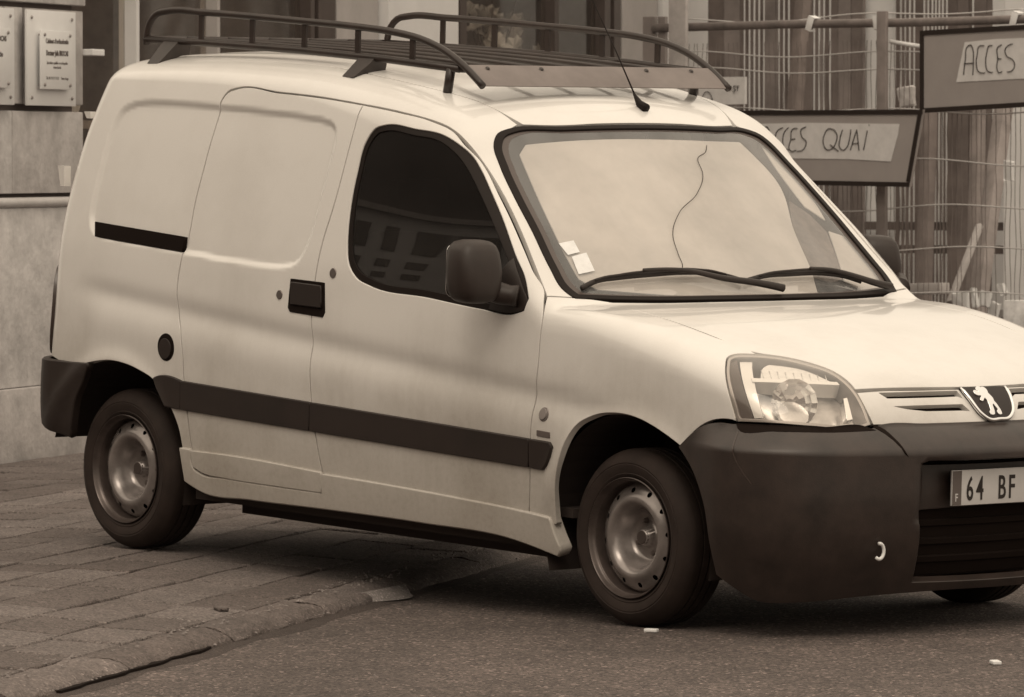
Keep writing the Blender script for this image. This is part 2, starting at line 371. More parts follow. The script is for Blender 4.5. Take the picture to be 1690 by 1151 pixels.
def shrink(poly,g):
    n=len(poly); A=sum(poly[i][0]*poly[(i+1)%n][1]-poly[(i+1)%n][0]*poly[i][1] for i in range(n))
    t=np.roll(poly,-1,0)-np.roll(poly,1,0); t/=np.linalg.norm(t,axis=1,keepdims=True)+1e-12
    nn=np.stack([-t[:,1],t[:,0]],1)*(1 if A>0 else -1)
    return poly+nn*g
def panel(name,outline,D,M,parent,off=0.,thick=.02,grid=.022,holes=(),gap=.0043,hcorner=None,step=.018,lip=.0018,disp=None,mirror=False,corner=38,flat_off=None,M2=None):
    """one sheet-metal panel: outline (3D points on the body) cut from the body surface, edges turned in by `thick`.
    mirror='also' gives the same panel on the other side too."""
    loops=[shrink(D.to(dens(outline,step,corner)),gap)]
    for h in holes: loops.append(shrink(D.to(dens(h,step,hcorner or corner)),-gap))
    lo=loops[0].min(0); hi=loops[0].max(0)
    gx,gy=np.meshgrid(np.arange(lo[0],hi[0],grid),np.arange(lo[1],hi[1],grid)); gp=np.stack([gx.ravel(),gy.ravel()],1)
    k=inpoly(gp,loops[0])&(polydist(gp,loops[0])>grid*.45)
    for h in loops[1:]: k&=~inpoly(gp,h)&(polydist(gp,h)>grid*.45)
    gp=gp[k]; allp=np.concatenate(loops+[gp]); edges=[]; b=0; rngs=[]
    for L in loops:
        n=len(L); edges+=[(b+i,b+(i+1)%n) for i in range(n)]; rngs.append((b,n)); b+=n
    r=delaunay_2d_cdt([Vector(p) for p in allp],edges,[],0,1e-6)
    V2=np.array([tuple(v) for v in r[0]]); T=np.array([f for f in r[2] if len(f)==3])
    c=V2[T].mean(1); k=inpoly(c,loops[0])
    for h in loops[1:]: k&=~inpoly(c,h)
    T=T[k]
    # map cdt output vertices back to loop indices
    omap={}
    for vi,src in enumerate(r[3]):
        for s_ in src: omap[s_]=vi
    P=D.surf(V2,0.0); N=grad(P)
    o=off if not callable(off) else off(P)
    P=P+N*(o[:,None] if np.ndim(o) else o)
    if disp is not None: P,N=disp(P,N)
    if callable(off):
        # refresh normals numerically from the displaced surface
        e=2e-3; Pu=D.surf(V2+[e,0],0); Pv=D.surf(V2+[0,e],0)
        Pu=Pu+grad(Pu)*off(Pu)[:,None]; Pv=Pv+grad(Pv)*off(Pv)[:,None]
        N2=np.cross(Pu-P,Pv-P); N2/=np.linalg.norm(N2,axis=1,keepdims=True)+1e-15; N2*=np.sign((N2*N).sum(1))[:,None]; N=N2
    fn=np.cross(P[T[:,1]]-P[T[:,0]],P[T[:,2]]-P[T[:,0]]); fl=(fn*N[T[:,0]]).sum(1)<0; T[fl]=T[fl][:,::-1]
    Vs=list(P); Ns=list(N); Fs=[tuple(t) for t in T]
    for (b,n) in rngs:
        idx=[omap[b+i] for i in range(n)]; idx=[q for i,q in enumerate(idx) if q!=idx[i-1]]; n=len(idx)
        Pl=P[idx]; Nl=N[idx]; t=np.roll(Pl,-1,0)-np.roll(Pl,1,0); t/=np.linalg.norm(t,axis=1,keepdims=True)+1e-12
        ow=np.cross(t,Nl); 
        # outward = away from the panel's interior
        A=0.0
        q2=V2[idx]; A=sum(q2[i][0]*q2[(i+1)%n][1]-q2[(i+1)%n][0]*q2[i][1] for i in range(n))
        mid=q2[0]+(lambda d:np.array([-d[1],d[0]]))(q2[1]-q2[0])*(1 if A>0 else -1)
        # decide the sign with a nearby 3D test
        g=D.surf(np.array([q2[0]+(mid-q2[0])*.5]),0)[0]; inside=g-Pl[0]
        sgn=-1 if (ow[0]@inside)>0 else 1
        if b!=0: sgn=-sgn
        ow*=sgn
        base=len(Vs)
        r1=Pl+ow*lip-Nl*lip; r2=r1-Nl*max(thick-lip,.0005)
        Vs+=list(r1)+list(r1)+list(r2); Ns+=list(ow)+list(ow)+list(ow)
        for i in range(n):
            j=(i+1)%n
            for f in((idx[i],idx[j],base+j,base+i),(base+n+i,base+n+j,base+2*n+j,base+2*n+i)):
                v0,v1,v2=[np.array(Vs[q]) for q in f[:3]]
                nn=np.cross(v1-v0,v2-v0)
                if nn@(ow[i]+.3*Nl[i])<0: f=f[::-1]
                Fs.append(f)
    Vs=np.array(Vs); Ns=np.array(Ns)
    outs=[]
    sides=[1] if not mirror else ([1,-1] if mirror=='also' else [-1])
    for s in sides:
        V=Vs*[1,s,1]; NN=Ns*[1,s,1]; FF=Fs if s==1 else [f[::-1] for f in Fs]
        me=mesh_from(name,V,FF); me.polygons.foreach_set('use_smooth',[True]*len(me.polygons))
        try: me.normals_split_custom_set_from_vertices([tuple(v) for v in NN])
        except Exception as ex: print('normals',name,ex)
        outs.append(link(name,me,M,parent))
    return outs if len(outs)>1 else outs[0]
def mir(P): return [(x,-y,z) for x,y,z in P]
def sides_closed(half): return list(half)+[(x,-y,z) for x,y,z in reversed(half) if abs(y)>1e-6]

# ================================================================ ground, kerb, pavement
Mw=Matrix(cam.matrix_world)
CAMLOC=Vector((12.88997,-12.10423,1.47858)); FPX=9001.0
def at(px,py,D):
    # world point seen at a photo pixel, D metres ahead of the camera
    return CAMLOC+FWD*D+RT*((px-845)/FPX*D)+UP*(-(py-575.5)/FPX*D)
asph=asphalt_mat('asphalt',.092,amp=.66,scale=120,speck=.7,big=.28)
pavm=asphalt_mat('pavement_stone',.135,amp=.25,scale=220,speck=.15,big=.16)
pavd=asphalt_mat('pavement_joint',.055,amp=.3,scale=300)
g=MB(); g.add([(-250,-250,0),(250,-250,0),(250,250,0),(-250,250,0)],[(0,1,2,3)]); tag(g.build('road',asph),kind='structure')
KD=Vector((-.505,.863,0))-.088*Vector((.863,.505,0)); KD.normalize(); KN=Vector((-KD.y,KD.x,0))      # along the kerb, and towards the buildings
if KN.x>0: KN=-KN
K0=Vector((-.505*.35,.863*.35,0))+Vector((.863,.505,0))*(-1.52)
def kf(a,b,z): return K0+KD*a+KN*b+Vector((0,0,z))
bs=MB(); V=[]; BB_=[.14,.3,.5,.75,1.0,1.3,30]; ZZ_=[.034,.040,.052,.070,.084,.090,.090]
for a_ in(-60,60):
    V+=[kf(a_,.14,-.02)]+[kf(a_,b0,z0) for b0,z0 in zip(BB_,ZZ_)]+[kf(a_,30,-.02)]
bs.add(V,[(i,i+1,9+i+1,9+i) for i in range(8)]+[tuple(range(9)),tuple(range(9,18))])
pv=bs.build('pavement',pavd); tag(pv,kind='structure')
def stone_mats(name,v,n,spread,**k):
    return [asphalt_mat(name,v*(1+spread*(2*i/(n-1)-1)),**k) for i in range(n)]
pavms=stone_mats('paving_stone',.14,5,.20,amp=.48,scale=150,speck=.15,big=.16)
# paving slabs, in courses along the kerb; the footway dips towards the kerb
def pz(b): 
    t=max(0,min(1,(b-.10)/1.0)); return .046+.054*t*t*(3-2*t)
def in_frame(p):
    d=p-CAMLOC; D=d.dot(FWD); x=845+9001*d.dot(RT)/D; y=575.5-9001*d.dot(UP)/D; return -60<x<900 and 700<y<1190
b_=.155; cnt=0; rest=MB(); rows=[]
while b_<5.6:
    wd_=.235+random.uniform(-.012,.012); a=-7-random.uniform(0,.4)
    while a<9:
        L=random.choice((.32,.38,.44,.40)); g_=.005
        dz0=random.uniform(-.003,.003); tl_=random.uniform(-.0025,.0025)
        P4=[(a+g_+random.uniform(-.005,.005),b_+g_+random.uniform(-.003,.003)),(a+L-g_+random.uniform(-.005,.005),b_+g_+random.uniform(-.003,.003)),(a+L-g_,b_+wd_-g_),(a+g_,b_+wd_-g_)]
        V=[kf(p,q,pz(q)+dz0+(tl_ if k in(0,3) else -tl_)) for k,(p,q) in enumerate(P4)]
        c_=sum(V,Vector())/4; inn=[v+(c_-v).normalized()*.007 for v in V]; out=[v-Vector((0,0,.005)) for v in V]; dn=[v-Vector((0,0,.02)) for v in V]
        geo=(inn+out+dn,[(0,1,2,3)]+[(i,(i+1)%4,4+(i+1)%4,4+i) for i in range(4)]+[(4+i,4+(i+1)%4,8+(i+1)%4,8+i) for i in range(4)])
        if in_frame(c_) and cnt<298:
            mb_=MB(); mb_.add(*geo); mb_.build('paving_slab',random.choice(pavms),pv); cnt+=1
        else: rest.add(*geo)
        a+=L
    b_+=wd_
print('slabs',cnt)
rest.build('paving_slabs',pavm,pv)['kind']='stuff'
far=MB(); far.add([kf(9.3,.155,.046),kf(60,.155,.046),kf(60,1.2,.1),kf(9.3,1.2,.1)],[(0,1,2,3)]); far.add([kf(9.3,1.2,.1),kf(60,1.2,.1),kf(60,30,.1),kf(9.3,30,.1)],[(0,1,2,3)]); far.add([kf(-60,.155,.046),kf(-7.5,.155,.046),kf(-7.5,1.2,.1),kf(-60,1.2,.1)],[(0,1,2,3)]); far.add([kf(-60,1.2,.1),kf(-7.5,1.2,.1),kf(-7.5,30,.1),kf(-60,30,.1)],[(0,1,2,3)]); far.add([kf(-7.5,b_+.0,.1),kf(9.3,b_+.0,.1),kf(9.3,30,.1),kf(-7.5,30,.1)],[(0,1,2,3)])
far.build('far_paving',pavm,pv)
# kerb stones with worn, sloping faces
kms=stone_mats('kerb_stone',.125,3,.12,amp=.30,scale=120,speck=.25,big=.30)
kb=empty('kerb'); tag(kb,kind='structure')
a=-9.0; i=0
while a<12:
    L=1.0; V=[];n_=14; prof=[(.0,-.02),(.003,.008),(.012,.018),(.035,.031),(.065,.040),(.100,.045),(.152,.046),(.152,.02)]
    for j in range(n_+1):
        t=a+.006+(L-.012)*j/n_
        for (q,z) in prof:
            V.append(kf(t,q+random.uniform(-.008,.008)*(z>0)*(z<.04),z+random.uniform(-.004,.004)*(z>0)))
    m_=len(prof); Fc=[(j*m_+k,j*m_+k+1,(j+1)*m_+k+1,(j+1)*m_+k) for j in range(n_) for k in range(m_-1)]
    Fc+=[tuple(range(m_)),tuple(n_*m_+k for k in range(m_))[::-1]]
    mb_=MB(); mb_.add(V,Fc); o=mb_.build('kerb_stone',kms[i%3],kb,smooth=False,auto=50); a+=L; i+=1
# gutter strip and the dark rubber strip lying in it
gt=MB(); V=[];N_=80
for j in range(N_+1):
    t=-9+21*j/N_; V+=[kf(t,.02,.006),kf(t,-.055+.015*math.sin(j*1.7)+random.uniform(-.012,.012),.0006)]
gt.add(V,[(2*j,2*j+1,2*j+3,2*j+2) for j in range(N_)]); tag(gt.build('gutter',asphalt_mat('gutter_cement',.065,amp=.25,scale=260,big=.2)),kind='structure')
V=[]; 
p0=at(236,1087,1); 
def ground(px,py,z):
    d=(at(px,py,1)-CAMLOC); t=(z-CAMLOC.z)/d.z; return CAMLOC+d*t
q0=ground(88,1147,.0); q1=ground(330,1073,.0)
mb_=MB(); dd_=(q1-q0).normalized(); pn=Vector((-dd_.y,dd_.x,0)); V=[]; n_=18
for j in range(n_+1):
    c_=q0.lerp(q1,j/n_); w2=.045*(.5+.5*j/n_)*(1+.15*math.sin(j*1.3)+.08*math.sin(j*3.7)); 
    for zz in(.004,.012): V+=[c_-pn*w2+Vector((0,0,zz)),c_+pn*w2+Vector((0,0,zz))]
Fc=[]
for j in range(n_):
    a_=4*j; b2=4*(j+1); Fc+=[(a_+2,a_+3,b2+3,b2+2),(a_,a_+2,b2+2,b2),(a_+3,a_+1,b2+1,b2+3)]
Fc+=[(0,1,3,2),(4*n_,4*n_+2,4*n_+3,4*n_+1)]
mb_.add(V,Fc); tag(mb_.build('rubber_strip',MK['dark']),'flat dark strip lying in the gutter at the foot of the kerb','rubber strip')
q0=ground(585,998,.0); q1=ground(668,981,.0); mb_=MB(); V=[]; n_=10; dd_=(q1-q0).normalized(); pn=Vector((-dd_.y,dd_.x,0))
for j in range(n_+1):
    c_=q0.lerp(q1,j/n_); w2=.10*math.sin(math.pi*(.04+.92*j/n_)); V+=[c_-pn*w2+Vector((0,0,.006)),c_+Vector((0,0,.035)),c_+pn*w2+Vector((0,0,.006))]
mb_.add(V,[f for j in range(n_) for f in((3*j,3*j+1,3*j+4,3*j+3),(3*j+1,3*j+2,3*j+5,3*j+4))]); tag(mb_.build('mortar_patch',asphalt_mat('mortar',.26,amp=.2,scale=200),smooth=True),'pale tapering patch of mortar in the gutter beside the van','mortar patch')
# loose grit along the kerb and scattered chips on the road
def grit(name,pts,s0,s1,M):
    b=MB()
    for p in pts:
        s_=random.uniform(s0,s1); q=[Vector((random.uniform(-1,1),random.uniform(-1,1),random.uniform(.1,.9)))*s_ for _ in range(4)]
        V=[p+Vector((-s_,-s_*.6,0)),p+Vector((s_,-s_*.5,0)),p+Vector((.1*s_,s_,0)),p+Vector((random.uniform(-.5,.5)*s_,random.uniform(-.5,.5)*s_,s_*random.uniform(.4,.9)))]
        b.add(V,[(0,1,3),(1,2,3),(2,0,3)])
    return b.build(name,M)
pts=[kf(random.uniform(-4,3.0),abs(random.gauss(.12,.13)),.048) for _ in range(900)]
pts=[p if (p-K0).dot(KN)>.08 else Vector((p.x,p.y,.012)) for p in pts]
gm=mat('grit_stone',.22,.8,var=.4,vscale=30)
tag(grit('gravel',pts,.003,.009,gm),kind='stuff')
pts=[ground(random.uniform(-20,1710),random.uniform(985,1160),.0) for _ in range(500)]
tag(grit('gravel',pts,.002,.0045,gm),kind='stuff')
for (px,py,s_,lb) in ((1075,1044,.022,'small white paper scrap on the road below the front wheel'),(1643,1097,.026,'white cigarette end on the road in front of the bumper'),(365,1008,.035,'pale flat chip of stone on the pavement edge')):
    p=ground(px,py,.0 if px>400 else .052); b=MB(); b.box(-s_,s_,-s_*.5,s_*.5,.001,.012,bev=.003); o=b.build('paper_scrap' if px<1200 and px>400 else ('cigarette_end' if px>400 else 'stone_chip'),MK['sticker'] if px>400 else kms[2]); o.location=p; o.rotation_euler=(0,0,random.uniform(0,3)); tag(o,lb,'litter' if px>400 else 'stone')
# ================================================================ the street front behind the van
UA=math.atan2(.848,-.53)
def fempty(name,s=0,y=0,z=0):
    # local x runs along the facade, local -y points to the street
    n_=Vector((.848,.53,0)); u_=Vector((-.53,.848,0)); p=n_*-5.26+u_*s-n_*y; return empty(name,(p.x,p.y,z),(0,0,UA))
stone=[mat('facade_stone',v,.85,.3,var=.24,vscale=7,bump=.6,bscale=30,vdist=.008) for v in(.50,.56,.45)]
stone_light=mat('moulding_stone',.52,.8,var=.1,vscale=4,bump=.2,bscale=30)
dkj=mat('mortar_joint',.13,.9)
pi=fempty('stone_pier'); tag(pi,'pale stone corner pier with ledge carrying the two white plaques','pier')
def blk(x0,x1,y0,y1,z0,z1,M,name='stone_block',bev=.006): return MB().box(x0,x1,y0,y1,z0,z1,bev=bev).build(name,M,pi,auto=40)
X0,X1=3.6,6.56
MB().box(X0+.02,X1-.03,.045,.60,.05,3.9).build('core',dkj,pi)
for xa,xb in((X0,4.9),(4.905,X1)):
    blk(xa,xb,-.03,.6,.095,.43,stone[2])
blk(X0,5.2,0,.6,.433,1.249,stone[0]); blk(5.205,X1,0,.6,.433,1.249,stone[1])
m_=MB(); 
prof=[(0,1.250),(-.008,1.253),(-.018,1.260),(-.022,1.268),(-.022,1.278),(-.018,1.286),(-.008,1.292),(0,1.296)]
V=[(x,y,z) for x in(X0-.02,X1+.01) for y,z in prof]; n_=len(prof); m_.add(V,[(i,i+1,n_+i+1,n_+i) for i in range(n_-1)]+[tuple(range(n_)),tuple(range(n_,2*n_))]); m_.build('moulding',stone_light,pi,auto=60)
blk(X0,5.72,.0,.6,1.314,1.690,stone[1]); blk(5.723,X1,0,.6,1.314,1.690,stone[0])
blk(X0,5.62,.0,.6,1.722,2.160,stone[0]); blk(5.64,5.845,.0,.6,1.722,2.160,stone[1]); blk(5.875,X1,.0,.6,1.722,2.160,stone[2])
blk(X0,5.75,-.01,.6,2.185,2.62,stone[0]); blk(5.755,X1+.01,-.01,.6,2.185,2.62,stone[1])
for z in(2.66,3.10): blk(X0,X1,0,.6,z,z+.41,stone[int(z)%2])
blk(X0,X1,0,.6,3.55,3.9,stone[1])
plw=mat('plaque_white',.78,.45,var=.04,vscale=5)
def plaque(x0,x1,z0,z1,ix0,ix1,iz0,iz1,label,lines):
    e=fempty('wall_plaque',(x0+x1)/2,-.03,z0); tag(e,label,'plaque'); w_=(x1-x0)/2; h_=z1-z0
    MB().box(-w_,w_,-.012,.0,0,h_,bev=.002).build('board',plw,e,auto=40)
    cx=(ix0+ix1)/2-(x0+x1)/2; iw=(ix1-ix0)/2
    ip=MB().box(cx-iw,cx+iw,-.040,-.030,iz0-z0,iz1-z0,bev=.002).build('name_plate',plw,e,auto=40)
    def screw(x,y,z,par): 
        o=MB().lathe([(0,-.006),(.007,-.005),(.009,0)],10).build('screw',MK['steel'],par); o.location=(x,y,z)
        o2=MB().lathe([(.004,0),(.004,.030)],8).build('screw_spacer',MK['steel'],par); o2.location=(x,y,z)
    for sx in(-1,1):
        for zz in(.035,h_-.035): screw(sx*(w_-.05),-.013,zz,e)
        for zz in(iz0-z0+.02,iz1-z0-.02): screw(cx+sx*(iw-.035),-.041,zz,ip)
    for tx,z,sz,sx_,bd in lines:
        text(tx,'plaque_lettering',MK['band'] if sz<.03 else MK['frit'],ip,(cx,-.0405,z-z0),sz,(R(90),0,0),sx=sx_,bold=bd,align='CENTER')
    return e
plaque(5.795,6.37,1.715,2.150,5.895,6.265,1.790,2.058,'white screwed plaque with a smaller plate on it, nearer the corner of the pier',[('Cabinet d\u2019orthodontie',2.000,.030,.98,.001),('Docteur Julia BROCAS',1.945,.032,.86,.0015),('Sp\u00e9cialiste qualifi\u00e9e en orthop\u00e9die',1.905,.018,1.0,0),('dento-faciale',1.885,.018,1.0,0),('T\u00e9l. 05 59 27 73 32     2\u00e8me \u00e9tage',1.835,.018,1.05,0)])
plaque(5.075,5.65,1.715,2.150,5.175,5.545,1.790,2.058,'white plaque cut by the left edge of the photo',[('Docteur BROCAS',2.000,.032,1.1,.0015),('Orthodontie',1.930,.032,1.1,.001),('2\u00e8me \u00e9tage',1.835,.018,1.1,0)])
# shop front
shop_gl=glass_mat('shop_glass',.05,.03,1.4,.93,filmcol=.35,rough=.05)
frame=mat('shop_frame',.07,.5,var=.2,vscale=6); frame2=mat('bronze_panel',.22,.5,var=.2,vscale=3); grey=mat('grey_render',.42,.8,var=.12,vscale=3); pale=mat('pale_render',.72,.85,var=.08,vscale=2)
inner=mat('shop_interior',.30,.9,var=.5,vscale=2.2); 
sf=fempty('shop_building'); tag(sf,'shop front with dark glazing and a pale pillar behind the roof rack','building')
def sb(name,x0,x1,y0,y1,z0,z1,M,bev=0): return MB().box(x0,x1,y0,y1,z0,z1,bev=bev).build(name,M,sf,auto=30 if bev else None)
sb('rear_wall',6.6,16.4,1.9,2.0,.1,3.9,inner); sb('side_wall',16.2,16.4,.3,1.9,.1,3.9,inner); sb('side_wall',10.3,12.1,.3,1.9,.1,3.9,inner); sb('shop_ceiling',6.58,16.4,.12,2.2,3.2,3.3,frame); sb('shop_floor',6.6,16.4,.12,2.2,.1,.16,inner)
sb('upper_wall',3.62,16.6,.0,.6,3.902,8.5,stone[1]); sb('fascia',6.58,16.35,.02,.12,2.95,3.9,frame2)
for i in range(4):
    x=4.6+i*3.1; wf=sb('window',x,x+1.2,-.03,.002,4.9,6.9,frame); MB().box(x+.08,x+1.12,-.036,-.031,4.98,6.82).build('pane',shop_gl,wf)
sb('stall_riser',6.60,9.85,.05,.12,.1,.62,frame2); sb('stall_riser',12.3,14.9,.05,.088,.1,.9,frame2)
# glazing bays and frames: (x0,x1)
for x0,x1 in((6.62,7.30),(7.34,8.38),(8.42,9.74),(12.32,13.98),(14.06,15.0)): sb('pane',x0,x1,.09,.10,.60 if x0<12 else .9,2.95,shop_gl)
for x0,x1,M in((7.30,7.34,pale),(8.38,8.42,grey),(9.74,9.80,frame),(9.86,10.12,frame),(12.2,12.32,frame),(13.98,14.06,frame),(15.0,15.12,frame),(15.20,15.34,frame)): sb('mullion',x0,x1,.03,.12,.1,2.95,M)
sb('grey_panel',10.14,10.80,.03,.14,.1,2.95,grey); sb('pillar',10.83,12.02,-.02,.3,.1,2.95,pale); sb('end_panel',15.37,16.15,.03,.14,.1,2.95,grey); sb('end_pillar',16.17,16.6,-.0,.3,.1,3.9,pale)
MB().box(6.585,6.73,-.04,.05,1.955,1.985,bev=.004).build('door_handle',MK['sticker'],sf)
# goods seen through the shop glass
dm=[mat('display_item',v,.7,var=.3,vscale=12) for v in(.75,.5,.3,.82)]
def goods(x,y,z,w_,d,h_,M,label,cat):
    e=fempty('display_item',x,y,z); b=MB(); n_=9
    # rounded lump of goods: lathe with wobble
    prof=[(w_*.5*math.sin(math.pi*(.08+.9*i/n_))**.6*(1+.15*random.uniform(-1,1)),h_*i/n_) for i in range(n_+1)]
    V=[];Fc=[]
    for r_,zz in prof:
        for k in range(14): V.append((r_*math.cos(k*.4488)*(1+random.uniform(-.08,.08)),r_*math.sin(k*.4488)*d/w_,zz))
    for i in range(n_):
        for k in range(14): Fc.append((i*14+k,i*14+(k+1)%14,(i+1)*14+(k+1)%14,(i+1)*14+k))
    b.add(V,Fc); b.build('body',M,e,smooth=True); tag(e,label,cat,'goods displayed in the shop window'); return e
# bouquet of pale flowers in the window
def bouquet(x,y,z,n_,sx,sz,label):
    e=fempty('flower_bouquet',x,y,z); tag(e,label,'flowers'); 
    st=MB()
    for i in range(n_):
        px,py,pz=random.gauss(0,sx),random.gauss(0,.10),abs(random.gauss(sz,sz*.45)); st.tube([(px*.2,py*.2,0),(px*.7,py*.7,pz*.6),(px,py,pz)],.004,5)
        f=MB(); 
        for k in range(7):
            a=2*math.pi*k/7; t=random.uniform(.3,.9); c_=Vector((math.cos(a)*.050,math.sin(a)*.050,.018*t)); u_=Vector((-math.sin(a),math.cos(a),0))*.036
            f.add([Vector((0,0,0)),c_-u_,c_*1.5+Vector((0,0,.02)),c_+u_],[(0,1,2),(0,2,3)])
        o=f.build('flower',random.choice(dm[:1]+dm[3:]+dm[1:2]),e); o.location=(px,py,pz); o.rotation_euler=(random.uniform(.3,1.5),random.uniform(-.6,.6),random.uniform(0,6))
    st.build('stems',mat('stems',.08,.8),e)
sb('display_shelf',12.34,14.9,.35,1.0,1.80,1.84,dm[1])
bouquet(13.15,.45,1.95,16,.12,.22,'left bunch of pale flowers in the shop window'); bouquet(13.9,.42,1.95,18,.13,.26,'larger bunch of white flowers in the shop window'); bouquet(14.35,.45,1.93,14,.10,.22,'right bunch of white flowers in the shop window')
e=fempty('display_tray',13.55,.40,1.86); b=MB(); V=[];n_=24
for i in range(n_+1):
    t=i/n_; x=-.75+1.5*t; z=.02+.16*(2*t-.9)**2; V+=[(x,-.14,z),(x,.14,z+.05),(x,.14,z+.075),(x,-.14,z+.030)]
b.add(V,[(4*i+k,4*i+(k+1)%4,4*(i+1)+(k+1)%4,4*(i+1)+k) for i in range(n_) for k in range(4)]+[(0,1,2,3),(4*n_,4*n_+3,4*n_+2,4*n_+1)]); b.build('tray',dm[0],e,smooth=False,auto=40); tag(e,'pale curved tray below the flowers in the shop window','tray')
goods(12.62,.4,1.845,.13,.13,.24,dm[0],'pale vase at the left end of the flower window','vase'); goods(12.82,.45,1.845,.11,.11,.20,dm[1],'grey vase beside the pale one in the flower window','vase'); goods(14.55,.4,1.845,.30,.2,.10,dm[2],'dark low basket at the right end of the flower window','basket')
sb('display_shelf',6.75,9.7,.5,1.1,1.62,1.66,dm[2])
lab=['small pale box','grey jar','dark parcel','light bottle','grey packet','pale tin','dark bowl','low white carton']
plc=['beside the thin light mullion','just right of the thin light mullion','in the middle of the dark window','under the rear end of the roof rack','left of the grey mullion','right of the grey mullion','near the dark mullions','against the dark mullions']
for i in range(8):
    x=7.05+i*.36; goods(x,.62+.1*(i%2),1.665,.10+.05*(i%3),.12,.12+.09*((i*5)%4),dm[i%4],lab[i]+' in the left shop window '+plc[i],'shop goods')
# ================================================================ building site on the right
wood=[mat('site_timber',v,.85,.2,var=.3,vscale=4) for v in(.13,.17,.22,.15,.26)]
wire_dark=mat('rusty_wire',.16,.6,metal=.2); wire_m=mat('galvanised_wire',.62,.5,metal=.3); pipe=mat('scaffold_pipe',.22,.55,metal=.3,var=.25,vscale=14); postm=mat('weathered_post',.42,.85,var=.25,vscale=6); tagm=mat('plastic_tag',.8,.6)
# pale wall at the back, with plank screen in front of it
A=at(1060,260,36); B=at(2300,260,34)
def frame_between(P,Q):
    d=(Q-P); d.z=0; L=d.length; ang=math.atan2(d.y,d.x); return L,ang
L,ang=frame_between(A,B)
bwall=empty('site_wall',(A.x,A.y,0),(0,0,ang)); tag(bwall,'pale rendered wall behind the building site fence','wall')
MB().box(-.2,L,.0,.3,.0,4.2).build('render',pale,bwall)
MB().box(-.2,L,-.02,-.003,.0,.5).build('plinth',grey,bwall)
A=at(1168,260,33.5); B=at(2300,260,31.5); L,ang=frame_between(A,B)
def lx(px,D=33): # local x on the hoarding for a photo column
    P=at(px,260,33); d=(P-A); return d.dot(Vector((math.cos(ang),math.sin(ang),0)))
hd=empty('plank_screen',(A.x,A.y,0),(0,0,ang)); tag(hd,'dark vertical plank screen with pale gaps standing behind the wire fence','plank screen')
# pale slits between the slats where the photo shows them; everywhere else the slats butt together
slits=[1178,1188,1198,1208,1218,1249,1259,1269,1321,1331,1341,1353,1496,1505,1514,1523,1543,1551,1559,1566,1573,1580,1588,1640]
slits=sorted(lx(p) for p in slits); gaps=[(lx(1424),lx(1487)),(lx(1678),lx(1722))]
x=0; pid=0; k=0
while x<L and pid<290:
    nx=x+random.choice((.05,.065,.085,.11,.075)); cut=[s_ for s_ in slits if x+.004<s_<nx+.012]
    gp=[g_ for g_ in gaps if x<g_[1] and nx>g_[0]]
    if gp:
        if x<gp[0][0]-.01: nx=gp[0][0]
        else: x=gp[0][1]; continue
        e_=nx
    elif cut: e_=cut[0]-.0075; nx=cut[0]+.0075
    else: e_=nx-.003
    if e_-x>.006: MB().box(x,e_,random.uniform(-.003,.003),.012,.05,3.6+random.uniform(-.1,.1)).build('plank',random.choice(wood[:4]),hd); pid+=1
    x=nx
for z,h_ in((.45,.07),(.90,.05),(1.04,.05),(2.9,.07)): MB().box(0,L,.016,.030,z,z+h_).build('plank_rail',wood[0],hd)
# columns showing in the gaps
for i,(px,D) in enumerate(((1456,33.2),(1700,32.6))):
    p=at(px,260,D); o=empty('pale_column',(p.x,p.y,0),(0,0,ang)); tag(o,('pale column rising behind the wire fence left of the higher board','pale column at the right edge of the photo')[i],'column'); MB().box(-.125,.125,-.12,.12,0,4.0,bev=.01).build('shaft',pale,o); MB().box(-.15,.15,-.145,.145,0,.25,bev=.01).build('base',grey,o)
# wire mesh fence with its pipe rail
A=at(1066,260,29.1); B=at(2250,260,25.9); L,ang=frame_between(A,B)
AX=Vector((math.cos(ang),math.sin(ang),0)); NX=Vector((math.sin(ang),-math.cos(ang),0))
def onf(px,py,off=0.0):
    # point of the fence plane (moved `off` towards the street) seen at a photo pixel
    d=at(px,py,1)-CAMLOC; P0=A+NX*off; t=(P0-CAMLOC).dot(NX)/d.dot(NX); return CAMLOC+d*t
def fl(px,py,off=0): P=onf(px,py,off); return (P-A).dot(AX),P.z
fe=empty('wire_fence',(A.x,A.y,0),(0,0,ang)); tag(fe,'wire mesh fence with a pipe top rail closing the building site','fence')
v=MB(); x=fl(1137,200)[0]; xe=L
while x<xe:
    ph=random.uniform(0,6); V=[(x+.0028*math.sin(ph+z*9)+.0014*math.sin(ph*2+z*23),.004*math.sin(z*15+ph),z) for z in np.linspace(.08,2.08,22)]
    v.tube(V,.0024,4,caps=False); x+=.0315*random.choice((1,1,1,1,1,1,1,2))
v.build('mesh_wires',wire_dark,fe)['kind']='stuff'
for z0 in(.25,.52,.80,1.02,1.22,1.45,1.72,1.93,2.02,2.205):
    pts=[(xx,-.006,z0+.012*math.sin(xx*2.3+z0*7)+.012*math.sin(xx*5.1+z0*3)) for xx in np.arange(fl(1137,200)[0],xe,.08)]
    MB().tube(pts,.0035,4,caps=False).build('mesh_line_wire',wire_m,fe)
MB().tube([(fl(1085,48)[0],-.03,2.165),(fl(1300,48)[0],-.03,2.170),(fl(1500,48)[0],-.03,2.165),(fl(1900,48)[0],-.03,2.172),(xe,-.03,2.17)],.0225,12).build('top_rail',pipe,fe,smooth=True)
def post(px0,px1,ytop,M,name='fence_post',off=.0,lean=0):
    x0,zt=fl(px0,ytop,off); x1,_=fl(px1,ytop,off); b=MB(); b.box(x0,x1,-off-.012,-off+.012,0,zt,bev=.003)
    return b.build(name,M,fe,auto=30)
post(1063,1083,28,frame2,off=.02); post(1088,1100,28,frame2,off=.02); post(1449,1464,19,wood[2],off=.06); post(1700,1716,15,wood[2],off=.06)
